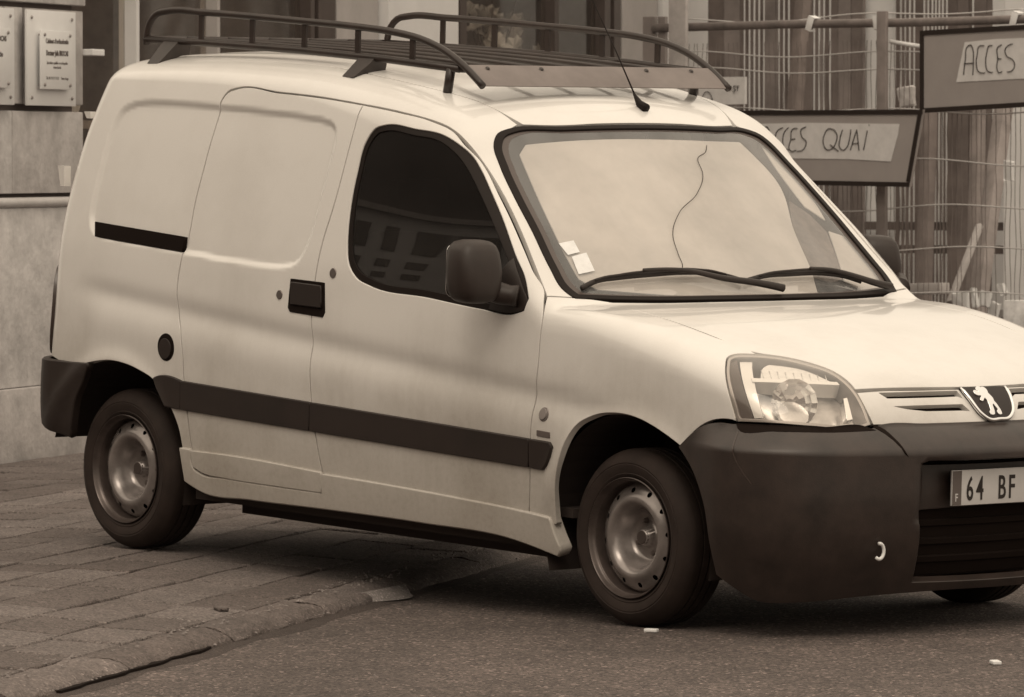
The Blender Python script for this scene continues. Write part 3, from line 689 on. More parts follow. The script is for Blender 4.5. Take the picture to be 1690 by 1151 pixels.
post(1106,1134,-160,postm,off=.10)
for i,(px,py,h_) in enumerate(((1338,44,.075),(1448,36,.085),(1675,34,.07))):
    x_,z_=fl(px,py,.05); tl=(.35,-.12,.3)[i]; b=MB(); q=Matrix.Translation(Vector((x_,-.060,2.168)))@Matrix.Rotation(tl,4,'Y'); b.box(-.020,.020,-.003,.003,-.034,.040,M=q,bev=.002); b.box(-.020,.020,-.003,.055,.034,.040,M=q,bev=.002); b.box(-.020,.020,-.003,.040,-.036,-.030,M=q,bev=.002); b.build('rail_clip',tagm,fe,auto=40)
o=MB().tube([(fl(1470,69,.05)[0],-.05,fl(1470,69,.05)[1]),(fl(1525,78,.05)[0],-.05,fl(1525,78,.05)[1])],.011,8).build('loose_tube',tagm,fe,smooth=True)
# leaning timbers in front of the screen
def beam(p,q,w_,t_,M,label):
    d=(q-p); L_=d.length; o=MB().box(-w_/2,w_/2,-t_/2,t_/2,0,L_,bev=.004).build('leaning_timber',M,None,auto=30); o.location=p
    z=d.normalized(); y=Vector(NX); y=(y-z*y.dot(z)).normalized(); xx=y.cross(z); o.rotation_euler=Matrix((xx,y,z)).transposed().to_euler(); tag(o,label,'timber','timbers leaning on the site fence'); return o
def seen(px,py,D): return at(px,py,D)
def ground_to(px,py,px2,D,D2):
    return at(px,py,D),at(px2,700,D2)
beam(at(1268,760,29.4),at(1330,-60,31),.075,.06,wood[3],'broad dark timber leaning left of the boards behind the mesh')
beam(at(1580,760,28.6),at(1672,60,30.5),.085,.07,wood[4],'long timber leaning below the higher board, nearest the right edge')
beam(at(1600,770,29.2),at(1618,60,30.8),.07,.06,wood[2],'nearly upright timber behind the right-hand leaning one')
beam(at(1568,500,28.9),at(1617,372,29.2),.035,.03,postm,'short pale stake leaning low on the right')
beam(at(1515,760,29.8),at(1538,60,31),.08,.06,wood[1],'dark upright timber just right of the lower board')
# clutter at the foot, just over the bonnet
p=at(1690,514,27.4); o=MB().box(-.085,.12,-.06,.06,-.5,.055,bev=.006).build('white_bin',dm[0],None,auto=40); o.location=p; o.rotation_euler=(0,0,ang); tag(o,'pale block standing behind the bonnet at the right edge','block')
for i,(px,py,w_,h_) in enumerate(((1586,497,.05,.045),(1608,492,.014,.05),(1626,494,.03,.04),(1640,512,.03,.04),(1655,478,.02,.03),(1665,282,.028,.05),(1447+50,160,.05,.05))):
    p=at(px,py,28.6); b=MB(); b.box(-w_,w_,-.012,.012,-h_,h_,bev=.004,j=.006); o=b.build('torn_plastic',tagm if i not in(6,) else dm[1],None); o.location=p; o.rotation_euler=(0,random.uniform(-.3,.3),ang)
    tag(o,('broad pale plastic scrap above the bonnet edge','narrow pale scrap beside the broad one','small pale scrap right of the narrow one','lowest pale scrap, closest to the bonnet','tiny pale scrap above the others','white scrap stuck on the mesh below the higher board','grey tag tied to the mesh between the two boards')[i],'scrap')
pl_=MB().box(0,.30,-.04,.04,-.03,.03,bev=.004).build('low_rail',postm,None,auto=30); pl_.location=at(1487,478,28.9); pl_.rotation_euler=(0,R(-2),ang); tag(pl_,'pale low rail at the foot of the mesh beside the far mirror','rail')
# boards
board=mat('sign_board',.34,.6,var=.06,vscale=5); bord=mat('sign_border',.02,.6); paper=mat('sign_paper',.66,.8,var=.10,vscale=14)
def signboard(name,label,corners,paperc,strokes,off,small=False,bw_=.024):
    P=[onf(*c,off) for c in corners]; o0=P[0].copy(); e=empty(name,o0,(0,0,ang)); tag(e,label,'sign')
    def loc(q,o_=0): P_=onf(*q,off+o_); d=P_-o0; return (d.dot(AX),-(P_-o0).dot(NX),d.z)
    C=[loc(c) for c in corners]; b=MB(); V=[(x,0,z) for x,_,z in C]+[(x,.018,z) for x,_,z in C]; b.add(V,[(0,1,2,3),(4,7,6,5)]+[(i,(i+1)%4,4+(i+1)%4,4+i) for i in range(4)]); b.build('board',board if not small else paper,e)
    if not small:
        for i in range(4):
            p=Vector(C[i]); q=Vector(C[(i+1)%4]); p.y=q.y=-.004; d=(q-p).normalized(); n_=Vector((-d.z,0,d.x)); cc=sum((Vector(c) for c in C),Vector())/4
            if n_.dot(cc-p)<0: n_=-n_
            # butt jointed: horizontals run full length, verticals between them
            sh_=0 if i%2==0 else bw_
            p2=p+d*sh_; q2=q-d*sh_
            bb=MB(); V=[p2,q2,q2+n_*bw_,p2+n_*bw_]; bb.add([Vector((v.x,-.006,v.z)) for v in V]+[Vector((v.x,-.0005,v.z)) for v in V],[(0,1,2,3),(4,7,6,5)]+[(k,(k+1)%4,4+(k+1)%4,4+k) for k in range(4)]); bb.build('border',bord,e)
    if paperc:
        pc=[loc(c,.003) for c in paperc]; b=MB(); n_=len(pc); V=[(x,-.003,z) for x,_,z in pc]+[(x,-.0008,z) for x,_,z in pc]; b.add(V,[tuple(range(n_)),tuple(range(n_,2*n_))[::-1]]+[(i,(i+1)%n_,n_+(i+1)%n_,n_+i) for i in range(n_)]); pp_=b.build('paper_sheet',paper,e)
    for s_ in strokes:
        pts=[loc(c,.004) for c in s_]; pts=[(x,-.0045,z) for x,_,z in pts]
        if len(pts)>2: pts=[tuple(q) for q in dens(pts,.012,120,closed=False)]
        b=MB(); b.tube(pts,.0052 if not small else .003,6,flat=.35); b.build('letter_stroke',bord,e,smooth=True)
    return e
def zs(L,ox,oy,k): return [(ox+x/k,oy+y/k) for x,y in L]
Z2=lambda L: zs(L,1370,0,5.281)
S2=[Z2(l) for l in ([(1165,655),(1180,520),(1200,405),(1225,392),(1245,430),(1250,520),(1245,655)],[(1170,555),(1245,550)],[(1345,400),(1300,405),(1285,470),(1275,560),(1290,620),(1350,635)],[(1415,398),(1385,402),(1370,450),(1358,560),(1370,615),(1420,632)],[(1495,392),(1465,410),(1462,520),(1455,600),(1470,632),(1500,625)],[(1463,510),(1492,515)],[(1590,385),(1550,400),(1525,440),(1540,490),(1590,520),(1610,565),(1595,610),(1545,628)])]
signboard('access_board','higher dark-edged board lettered ACCES, cut by the right edge of the photo',[(1519,51),(1860,31),(1862,167),(1519,187)],[(1592,70),(1640,65),(1830,57),(1832,122),(1690,130),(1578,136)],S2,.10)
Z1=lambda L: zs(L,1050,0,2.641)
S1=[Z1(l) for l in ([(530,650),(548,575),(570,553),(582,575),(586,650)],[(536,620),(584,615)],[(640,557),(617,570),(607,620),(618,648),(636,650)],[(664,557),(648,575),(640,620),(650,650),(664,652)],[(702,560),(682,564),(674,610),(668,652),(674,658),(697,655)],[(676,608),(693,606)],[(740,554),(718,570),(722,596),(742,620),(733,648),(702,660)],[(862,566),(838,562),(820,590),(816,625),(830,652),(852,650),(872,620),(876,590),(862,566)],[(846,632),(882,660)],[(900,567),(888,610),(886,640),(900,655),(918,645),(930,610),(936,565)],[(934,656),(962,566),(972,656)],[(944,628),(968,624)],[(1008,570),(992,655)],[(1015,545),(1016,548)])]
signboard('access_board','lower dark-edged board lettered ACCES QUAI beyond the windscreen pillar',[(1190,183),(1523,181),(1501,309),(1196,303)],[(1236,205),(1330,203),(1484,205),(1482,222),(1470,267),(1400,263),(1240,261)],S1,.16)
e=signboard('small_notice','small pale notice showing ST just above the front end of the roof rack',[(1152,128),(1229,127),(1229,172),(1154,174)],None,[zs(l,1068,0,5.281) for l in ([(735,755),(715,755),(712,775),(735,778)],[(775,750),(752,755),(752,770),(770,780),(765,797),(745,798)],[(778,750),(800,750)],[(789,750),(786,798)])]+[[(1158,165),(1167,151),(1176,165),(1158,165)]],.09,small=True)
# ================================================================ unseen house row behind the camera, added to screen low sky from the van
ob=empty('added_facing_house',(8,-21,0),(0,0,R(4))); tag(ob,'unseen grey stone house row added across the street to darken the van side','building')
ow=mat('added_house_stone',.34,.9,var=.15,vscale=.8)
MB().box(-22,26,-8,0,0,9.6).build('wall',ow,ob)  # wall block of the added house row
MB().box(-22.3,26.3,-8.3,.3,9.6,10.0).build('cornice',ow,ob)
for r_ in range(3):
    for i in range(14):
        x=-20.5+i*3.3; z=.9+3.0*r_; w0=MB().box(x,x+1.3,.003,.05,z,z+2.0).build('window',frame,ob); MB().box(x+.12,x+1.18,.052,.062,z+.12,z+1.88).build('pane',shop_gl,w0)  # windows of the added house row
# ================================================================ far building that the door window reflects
fb=empty('street_building',(-23,-19.5,0),(0,0,R(118))); tag(fb,'long pale building down the street mirrored in the door window','building')
fw=mat('far_render',.44,.9,var=.1,vscale=.6); 
MB().box(-16,16,0,8,0,7.6).build('wall',fw,fb) ; MB().box(-16.3,16.3,-.3,8.3,7.6,7.85).build('cornice',frame2,fb)
b=MB(); b.add([(-16.2,-.2,7.85),(16.2,-.2,7.85),(16.2,8.2,7.85),(-16.2,8.2,7.85),(-15.5,1.6,15),(15.5,1.6,15),(15.5,6,15),(-15.5,6,15)],[(0,1,5,4),(1,2,6,5),(2,3,7,6),(3,0,4,7),(4,5,6,7)]); b.build('roof',mat('slate_roof',.04,.8,var=.2,vscale=2),fb)
for r_ in range(5):
    for i in range(27):
        x=-15.4+i*1.15; z=.7+1.38*r_; w0=MB().box(x,x+.55,.001-.05,-.005,z,z+.78).build('window',frame,fb); MB().box(x+.05,x+.50,-.062,-.052,z+.05,z+.73).build('pane',shop_gl,w0)
# ================================================================ the van
PITCH=R(2.12862)
van=empty('parked_van',(0,0,-.012991),(0,PITCH,0))
tag(van,'white panel van with a black roof rack parked with its rear wheels on the pavement','van')
# shared shut lines, right side, van coordinates
GUT=[(-2.246,-.720,1.634),(-2.205,-.718,1.647),(-1.958,-.721,1.641),(-1.717,-.722,1.631),(-1.494,-.722,1.614),(-1.305,-.716,1.595),(-1.139,-.713,1.572),(-1.035,-.707,1.544),(-.95,-.693,1.495),(-.877,-.688,1.434),(-.783,-.707,1.353),(-.661,-.734,1.247),(-.525,-.773,1.119),(-.433,-.801,1.032)]
GUT[8]=(-.955,-.698,1.492); GUT[9]=(-.873,-.70,1.430)
BG=[(-1.494,-.722,1.614),(-1.498,-.733,1.593),(-1.503,-.757,1.518),(-1.531,-.811,1.271),(-1.56,-.832,1.15),(-1.575,-.846,1.042),(-1.584,-.853,.90),(-1.583,-.847,.834),(-1.577,-.861,.731),(-1.566,-.86,.615),(-1.542,-.859,.509),(-1.516,-.853,.407),(-1.505,-.846,.376)]
RG=[(-2.246,-.720,1.634),(-2.268,-.728,1.608),(-2.277,-.739,1.575),(-2.282,-.752,1.536),(-2.294,-.774,1.447),(-2.304,-.794,1.357),(-2.316,-.814,1.26),(-2.322,-.835,1.134),(-2.330,-.843,1.071),(-2.346,-.851,.954),(-2.340,-.848,.865),(-2.310,-.857,.805),(-2.296,-.861,.744),(-2.285,-.859,.637),(-2.263,-.86,.538),(-2.246,-.855,.44),(-2.236,-.853,.396)]
FG=[(-.433,-.801,1.032),(-.398,-.845,.964),(-.399,-.853,.894),(-.405,-.856,.793),(-.414,-.849,.736),(-.420,-.86,.658),(-.424,-.863,.584),(-.430,-.855,.43),(-.437,-.849,.341)]
SLB=[(-2.236,-.853,.396),(-1.984,-.852,.392),(-1.714,-.852,.384),(-1.505,-.851,.376)]
FDB=[(-1.505,-.852,.376),(-1.138,-.851,.369),(-.781,-.85,.357),(-.506,-.849,.345),(-.437,-.849,.341)]
FARCH=[(-.302,-.845,.307),(-.302,-.85,.345),(-.291,-.864,.442),(-.270,-.872,.515),(-.238,-.871,.587),(-.192,-.861,.640),(-.125,-.858,.672),(-.026,-.863,.688),(.08,-.864,.682),(.164,-.862,.660),(.221,-.858,.637),(.282,-.852,.608)]
RARCH=[(-2.286,-.845,.307),(-2.292,-.857,.402),(-2.312,-.862,.473),(-2.352,-.865,.535),(-2.404,-.866,.588),(-2.455,-.866,.626),(-2.53,-.87,.653),(-2.623,-.871,.671),(-2.701,-.87,.675),(-2.795,-.87,.667),(-2.86,-.867,.656)]
WSS=[(-.395,-.710,1.029),(-.44,-.726,1.058),(-.506,-.719,1.119),(-.621,-.696,1.227),(-.743,-.674,1.334),(-.857,-.645,1.435),(-.930,-.612,1.505),(-.950,-.58,1.533),(-.954,-.533,1.547)]
WST=[(-.914,-.345,1.555),(-.895,-.18,1.559),(-.888,0,1.561)]
WSB=[(-.395,-.710,1.029),(-.352,-.58,1.025),(-.314,-.418,1.021),(-.288,-.2,1.02),(-.280,0,1.02)]
RS=[(-.965,-.482,1.560),(-1.038,-.502,1.605),(-1.187,-.535,1.65),(-1.361,-.57,1.68),(-1.706,-.582,1.721),(-1.891,-.580,1.738),(-2.323,-.575,1.751),(-2.75,-.56,1.75),(-3.0,-.54,1.745)]
REARTOP=(-3.02,-.60,1.69)
HS=[(-.345,-.614,1.022),(-.01,-.655,.98),(.20,-.652,.940),(.37,-.630,.899),(.445,-.556,.888),(.51,-.513,.872),(.564,-.490,.857),(.619,-.483,.834),(.675,-.484,.80)]
HF=[(.693,-.40,.80),(.713,-.292,.803),(.732,-.15,.80),(.739,0,.80)]
HL=[(.393,-.767,.871),(.369,-.739,.887),(.359,-.70,.896),(.377,-.649,.897),(.445,-.556,.888),(.51,-.513,.872),(.564,-.490,.857),(.619,-.484,.834),(.675,-.484,.80),(.727,-.489,.75),(.757,-.490,.70),(.752,-.51,.693),(.686,-.672,.695),(.615,-.76,.701),(.504,-.819,.699),(.476,-.821,.764),(.423,-.796,.844)]
BT=[(.282,-.852,.608),(.332,-.84,.653),(.393,-.834,.689),(.504,-.819,.699)]
WIN=[(-1.351,-.748,1.548),(-1.392,-.751,1.536),(-1.425,-.763,1.492),(-1.438,-.787,1.391),(-1.438,-.816,1.247),(-1.426,-.832,1.153),(-1.405,-.841,1.087),(-1.357,-.846,1.043),(-1.284,-.847,1.021),(-.98,-.849,.999),(-.705,-.85,.978),(-.537,-.85,.971),(-.487,-.849,.985),(-.478,-.839,1.023),(-.509,-.826,1.07),(-.589,-.805,1.151),(-.671,-.779,1.233),(-.796,-.742,1.346),(-.888,-.726,1.426),(-.966,-.724,1.487),(-1.046,-.734,1.523),(-1.19,-.744,1.541)]
# --- right and left flank panels
rg=RG[::-1]                      # from sill up to gutter
side_out=[WSS[0]]+WSS[1:]+[RS[0]]+RS[1:]+[REARTOP]
side_out+=[(-3.075,-.715,1.50),(-3.125,-.775,1.25),(-3.15,-.80,1.0),(-3.155,-.80,.80),(-3.145,-.81,.66),(-3.098,-.836,.661)]
side_out+=RARCH[::-1]
rr=[(-2.236,-.846,.307)]
side_out+=rr+rg+GUT[1:]
panel('body_side',side_out,DIAG,PAINT,van,mirror='also',thick=.025,grid=.0085,off=rec_off)
fender=[FG[0]]+[WSS[0]]+HS[:5]+[HL[3],HL[2],HL[1],HL[0],HL[16],HL[15],HL[14]]+BT[::-1][1:]+FARCH[::-1][1:]+[(-.437,-.845,.307)]+FG[::-1][:-1]
fender=[FG[0],(-.395,-.710,1.029),(-.372,-.66,1.027)]+HS[:4]+[(.385,-.635,.896),HL[3],HL[2],HL[1],HL[0],HL[16],HL[15],HL[14]]+BT[::-1][1:]+FARCH[::-1][1:]+[(-.437,-.845,.307)]+FG[::-1][:-1]
panel('front_wing',fender,DIAG,PAINT,van,mirror='also',thick=.022,grid=.02)
door_out=BG[:1]+GUT[5:]+FG[1:]+FDB[::-1][1:]+BG[::-1][1:-1]
handle=[(-1.706,-.847,1.019),(-1.523,-.848,1.015),(-1.512,-.853,.918),(-1.522,-.853,.902),(-1.700,-.853,.910),(-1.711,-.853,.922)]
ds=panel('front_door',door_out,SIDE,PAINT,van,mirror='also',thick=.03,grid=.02,holes=[WIN],lip=.003)
sl_out=GUT[:5]+BG[1:-1]+SLB[::-1]+rg[1:-1]
ss=panel('sliding_door',sl_out,SIDE,PAINT,van,mirror='also',thick=.022,grid=.0105,off=rec_off)
# sill ledge, two pieces each side
led=[(-2.301,-.858,.402),(-2.233,-.853,.399),(-1.984,-.852,.396),(-1.714,-.852,.388),(-1.508,-.852,.379),(-1.506,-.846,.315),(-1.766,-.846,.316),(-2.048,-.846,.320),(-2.165,-.847,.327),(-2.200,-.848,.345),(-2.216,-.85,.396)]
panel('sill_step',[(-2.232,-.853,.396)]+led[2:-2]+[(-2.222,-.848,.345)],SIDE,PAINT,ss[0],off=.012,thick=.03,lip=.005,gap=.001)
sill=[(-2.293,-.857,.400),(-2.238,-.855,.398),(-2.226,-.85,.335),(-2.185,-.848,.318),(-2.048,-.846,.313),(-1.766,-.846,.309),(-1.502,-.846,.309),(-1.500,-.851,.374),(-1.138,-.851,.366),(-.781,-.85,.354),(-.506,-.849,.342),(-.330,-.849,.330),(-.318,-.85,.300),(-.285,-.837,.235),(-.300,-.832,.215),(-.515,-.839,.250),(-.976,-.841,.262),(-1.497,-.841,.262),(-1.914,-.841,.258),(-2.183,-.841,.262),(-2.275,-.841,.290)]
panel('sill',sill,SIDE,PAINT,van,off=.012,thick=.05,lip=.007,mirror='also',gap=.001,corner=60)
# rub strips, one per panel
def strip(x0,x1,parent,r0=0,r1=0):
    def top(x): return .637+(x+2.448)*(.572-.637)/(2.138)
    def bot(x): return .540+(x+2.359)*(.487-.540)/(2.011)
    o=[(x0,-.86,bot(x0)),(x0,-.86,top(x0)),(x1,-.86,top(x1)),(x1,-.86,bot(x1))]
    if r0: o=[(x0+.075,-.86,bot(x0)+.0),(x0+.05,-.86,bot(x0)+.03),(x0+.008,-.86,top(x0)-.014),(x0+.002,-.86,top(x0)-.004),(x0+.012,-.86,top(x0))]+o[2:]
    if r1: o=o[:-2]+[(x1-.012,-.86,top(x1)),(x1,-.86,top(x1)-.012),(x1-.032,-.86,bot(x1)+.012),(x1-.045,-.86,bot(x1))]
    return panel('rub_strip',o,SIDE,MK['plastic'],parent,off=.011,thick=.014,lip=.004,gap=.0005,corner=30)
strip(-2.448,-2.292,van,r0=1); strip(-2.288,-1.568,ss[0]); strip(-1.560,-.426,ds[0]); strip(-.418,-.310,van,r1=1)
# window glass and door furniture
def glass_n(P,N):
    # door glass is flatter than the pillar that frames it
    e=2e-3; x,z=P[:,0],P[:,2]; N2=np.stack([-(yside(x+e,z)-yside(x-e,z))/(2*e),-np.ones(len(P)),-(yside(x,z+e)-yside(x,z-e))/(2*e)],1)
    N2[:,0]+=.02*np.sin(x*5); return P,N2/np.linalg.norm(N2,axis=1,keepdims=True)
gl=panel('door_glass',WIN,SIDE,SGLASS,ds[0],off=-.010,thick=.003,gap=-.004,mirror='also',disp=glass_n); gl[1].parent=ds[1]
WINI=[tuple(q) for q in [(-1.343,-.748,1.536),(-1.38,-.751,1.526),(-1.411,-.763,1.488),(-1.424,-.787,1.391),(-1.424,-.816,1.247),(-1.412,-.832,1.16),(-1.39,-.841,1.10),(-1.348,-.846,1.06),(-1.28,-.847,1.038),(-.98,-.849,1.016),(-.705,-.85,.995),(-.545,-.85,.988),(-.505,-.849,.996),(-.496,-.839,1.025),(-.525,-.826,1.066),(-.603,-.805,1.145),(-.685,-.779,1.226),(-.808,-.742,1.338),(-.90,-.726,1.417),(-.973,-.724,1.475),(-1.05,-.734,1.511),(-1.19,-.744,1.528)]]
sg=panel('window_seal',WIN,SIDE,MK['seal'],ds[0],off=-.005,thick=.004,gap=-.003,holes=[WINI],mirror='also'); sg[1].parent=ds[1]
# quarter light divider and mirror base triangle
mb=panel('mirror_base',[(-.478,-.84,1.02),(-.487,-.849,.985),(-.537,-.85,.975),(-.66,-.85,.98),(-.60,-.82,1.13),(-.589,-.805,1.146)],SIDE,MK['plastic'],ds[0],off=.002,thick=.012,gap=.001,mirror='also'); mb[1].parent=ds[1]
h=panel('door_handle',handle,SIDE,MK['dark'],ds[0],off=.0035,thick=.004,gap=0,lip=.002)
hi=[(-1.695,-.847,1.007),(-1.534,-.848,1.003),(-1.525,-.853,.935),(-1.69,-.853,.938)]
panel('handle_flap',hi,SIDE,MK['frame_black'],ds[0],off=.012,thick=.008,gap=0,lip=.004)
h2=panel('door_handle',handle,SIDE,MK['dark'],ds[1],off=.0035,thick=.004,gap=0,mirror='only')
def disc(name,c,rx,M,parent,off=.004,bulge=0,ratio=1.0):
    o=[(c[0]+rx*math.cos(a),-.86,c[1]+rx*ratio*math.sin(a)) for a in np.linspace(0,2*math.pi,20,endpoint=False)]
    return panel(name,o,SIDE,M,parent,off=off,thick=.006,grid=.01,gap=0,lip=.002,step=.01)
disc('lock',(-1.481,1.051),.015,mat('lock_metal',.25,.35,metal=.8),ds[0]); disc('lock',(-1.764,.963),.014,bpy.data.materials['lock_metal'],ss[0])
disc('side_indicator',(-.363,.660),.016,MK['orange'],van,off=.008); disc('indicator_bezel',(-.363,.660),.021,MK['steel'],van,off=.003)
panel('side_badge',[(-.388,-.86,.607),(-.326,-.86,.604),(-.326,-.86,.588),(-.388,-.86,.591)],SIDE,MK['band'],van,off=.003,thick=.004,gap=0)
fc=disc('fuel_cap_recess',(-2.390,.745),.047,MK['dark'],van,off=.0015)
disc('fuel_cap',(-2.392,.740),.034,MK['plastic'],van,off=.006)
panel('door_rail',[(-2.869,-.828,1.158),(-2.328,-.836,1.130),(-2.332,-.842,1.080),(-2.857,-.835,1.108)],SIDE,MK['dark'],van,off=.0015,thick=.02,gap=0,corner=30)
# --- roof, screen, bonnet
def ribs(P,N):
    y=np.abs(P[:,1]); f=sstep(-2.95,-2.85,P[:,0])*(1-sstep(-1.75,-1.5,P[:,0]))
    a=np.zeros(len(P))
    for c_ in (.10,.27,.44): a+=np.exp(-((y-c_)/.035)**4)
    P=P.copy(); P[:,2]-=.007*a*f
    e=1e-3; ap=np.zeros(len(P))
    for c_ in (.10,.27,.44): ap+=np.exp(-((y+e-c_)/.035)**4)
    dz=-.007*(ap-a)/e*f*np.sign(P[:,1]); N=N.copy(); N[:,1]-=dz; N/=np.linalg.norm(N,axis=1,keepdims=True)
    return P,N
roof_half=[(-.900,0,1.57),(-.907,-.18,1.57),(-.925,-.345,1.57),(-.960,-.47,1.565)]+RS[1:]+[(-3.06,-.5,1.7),(-3.085,-.3,1.7),(-3.09,0,1.7)]
panel('roof_panel',sides_closed(roof_half),TOP,PAINT,van,thick=.02,grid=.017,disp=ribs)
hd_half=[(-.262,0,1.01),(-.270,-.2,1.01),(-.296,-.418,1.01),(-.330,-.56,1.01)]+HS+HF[:-1]+[(.739,0,.80)]
panel('bonnet',sides_closed(hd_half[::-1]),TOP,PAINT,van,thick=.02,grid=.02)
ws_half=[(-.888,0,1.561)]+WST[::-1][1:]+WSS[::-1]+WSB[1:]
ws_full=sides_closed(ws_half)
def scale_ring(half,k):
    cx,cz=-.62,1.29; out=[]
    for x,y,z in half:
        s=(x-cx); out.append((cx+s*(1-k/.42),y*(1-k/.70) if abs(y)>1e-6 else 0,z))
    return out
panel('windscreen',ws_full,WSD,WGLASS,van,off=-.004,thick=.004,gap=-.002,grid=.03)
ring_in=sides_closed(scale_ring(ws_half,.042))
panel('windscreen_border',ws_full,WSD,MK['frit'],van,off=-.0032,thick=.0005,gap=0,holes=[ring_in],grid=.03,lip=.0002)
ring_s=sides_closed(scale_ring(ws_half,.014))
panel('windscreen_seal',ws_full,WSD,MK['seal'],van,off=.004,thick=.01,gap=-.004,holes=[ring_s],grid=.03,lip=.003)
# cowl under the screen
panel('scuttle_grille',sides_closed([(-.262,0,1.01),(-.270,-.2,1.01),(-.296,-.418,1.01),(-.355,-.62,1.01),(-.372,-.66,1.01),(-.400,-.69,1.01),(-.36,-.56,1.01),(-.325,-.418,1.01),(-.30,-.2,1.01),(-.292,0,1.01)][::-1]),TOP,MK['plastic'],van,off=-.012,thick=.01,gap=0,corner=50)
# stickers inside the screen
def poly3(name,pts,D,M,parent,off,**k): return panel(name,pts,D,M,parent,off=off,thick=.0008,gap=0,lip=.0003,**k)
poly3('windscreen_sticker',[(-.57,-.635,1.195),(-.565,-.577,1.205),(-.527,-.582,1.169),(-.529,-.63,1.16)],WSD,MK['sticker'],van,-.0025)
poly3('windscreen_sticker',[(-.521,-.621,1.154),(-.52,-.56,1.167),(-.46,-.574,1.112),(-.464,-.638,1.101)],WSD,MK['sticker'],van,-.0025)
# crack / cord line across the screen
wire=dens([(-.835,.235,1.50),(-.807,.208,1.483),(-.775,.144,1.46),(-.725,.122,1.415),(-.649,.03,1.348),(-.59,-.097,1.291),(-.515,-.191,1.215),(-.456,-.218,1.159),(-.416,-.234,1.121),(-.398,-.262,1.103)],.01,80,closed=False)
wp=WSD.surf(WSD.to(wire),0); wp=wp+grad(wp)*-.001
MB().tube(wp,.0012,6).build('windscreen_cable',MK['seal'],van,smooth=True)
# --- headlamps
hl=panel('headlight',HL,HLD,LGLASS,van,off=.002,thick=.004,mirror='also',grid=.015,step=.012,gap=.002)
for s,h_ in zip((1,-1),hl):
    mm='also' if s==1 else None
bk=panel('lamp_housing',HL,HLD,MK['reflector'],hl[0],off=-.075,thick=.01,mirror='also',grid=.02,gap=.004); bk[1].parent=hl[1]
rim_in=[tuple(np.array(p)*.0+np.array(p)) for p in HL]
def inset(P3,D,g):
    return D.surf(shrink(D.to(dens(P3,.012,38)),g),0)
HLI=inset(HL,HLD,.012)
def ring(name,outer,inner,D,M,parent,off,thick,**k):
    # thin frame between two loops
    return panel(name,outer,D,M,parent,off=off,thick=thick,holes=[inner],gap=.001,**k)
rb=panel('lamp_bezel',HL,HLD,mat('bezel_silver',.45,.3,metal=.6),hl[0],off=-.003,thick=.07,holes=[HLI[::2]],mirror='also',grid=.02,gap=.003,step=.012,lip=.002); rb[1].parent=hl[1]
def hlpatch(name,pts,M,off,thick=.03,**k):
    o=panel(name,pts,HLD,M,hl[0],off=off,thick=thick,mirror='also',grid=.012,gap=0,**k); o[1].parent=hl[1]; return o
LT=[(.387,-.704,.886),(.404,-.668,.886),(.496,-.746,.836),(.576,-.782,.718),(.552,-.797,.714),(.503,-.789,.800)]
LI=[(.512,-.728,.838),(.450,-.655,.877),(.440,-.628,.880),(.510,-.548,.866),(.590,-.523,.840),(.612,-.520,.834)]
LS=[(.493,-.753,.840),(.623,-.510,.831),(.634,-.510,.822),(.505,-.759,.829)]
LR=[(.675,-.527,.786),(.678,-.515,.788),(.728,-.535,.722),(.724,-.555,.718)]
# dark outer column, pale trim, ribbed indicator lens, shelf
hlpatch('lamp_column',[(.374,-.738,.884),(.380,-.712,.888),(.497,-.789,.800),(.548,-.798,.714),(.509,-.813,.708),(.478,-.816,.770),(.420,-.785,.848)],MK['frit'],-.010,.05,lip=.001)
hlpatch('lamp_trim',LT,MK['lamp_silver'],-.014,.03,lip=.001)
hlpatch('indicator_lens',LI,mat('indicator_lens',.74,.25,var=.10,vscale=60),-.016,.02,lip=.001)
for k in range(9):
    t=k/8; q0=np.array([.47+.115*t,-.69+.165*t,.866-.012*t]); q1=q0+np.array([.012,0,-.028]); q=HLD.surf(HLD.to(np.array([q0,q1])),0); q=q-grad(q)*.0145
    for s_,pr in((1,hl[0]),(-1,hl[1])): MB().tube([(v[0],v[1]*s_,v[2]) for v in q],.0018,5).build('lens_rib',MK['lamp_silver'],pr,smooth=True)
hlpatch('lamp_shelf',LS,MK['lamp_silver'],-.010,.05,lip=.001)
hlpatch('lamp_side_trim',LR,MK['chrome'],-.016,.03,lip=.001)
def bowl(c,d,r,depth,M,name):
    b=MB(); prof=[(r*t,-depth*(1-t*t)) for t in (.03,.22,.42,.62,.82,1)]
    b.lathe(prof,14); z=Vector(d).normalized(); q=z.to_track_quat('Y','Z').to_matrix().to_4x4(); Mx=Matrix.Translation(Vector(c))@q
    for s_,pr in((1,hl[0]),(-1,hl[1])):
        bb=MB(); bb.add([(lambda v:(v.x,v.y*s_,v.z))(Mx@Vector(v)) for v in b.V],b.F); bb.build(name,M,pr,smooth=False)
bowl((.592,-.662,.760),(1,-.50,.16),.075,.055,MK['chrome'],'reflector_bowl')
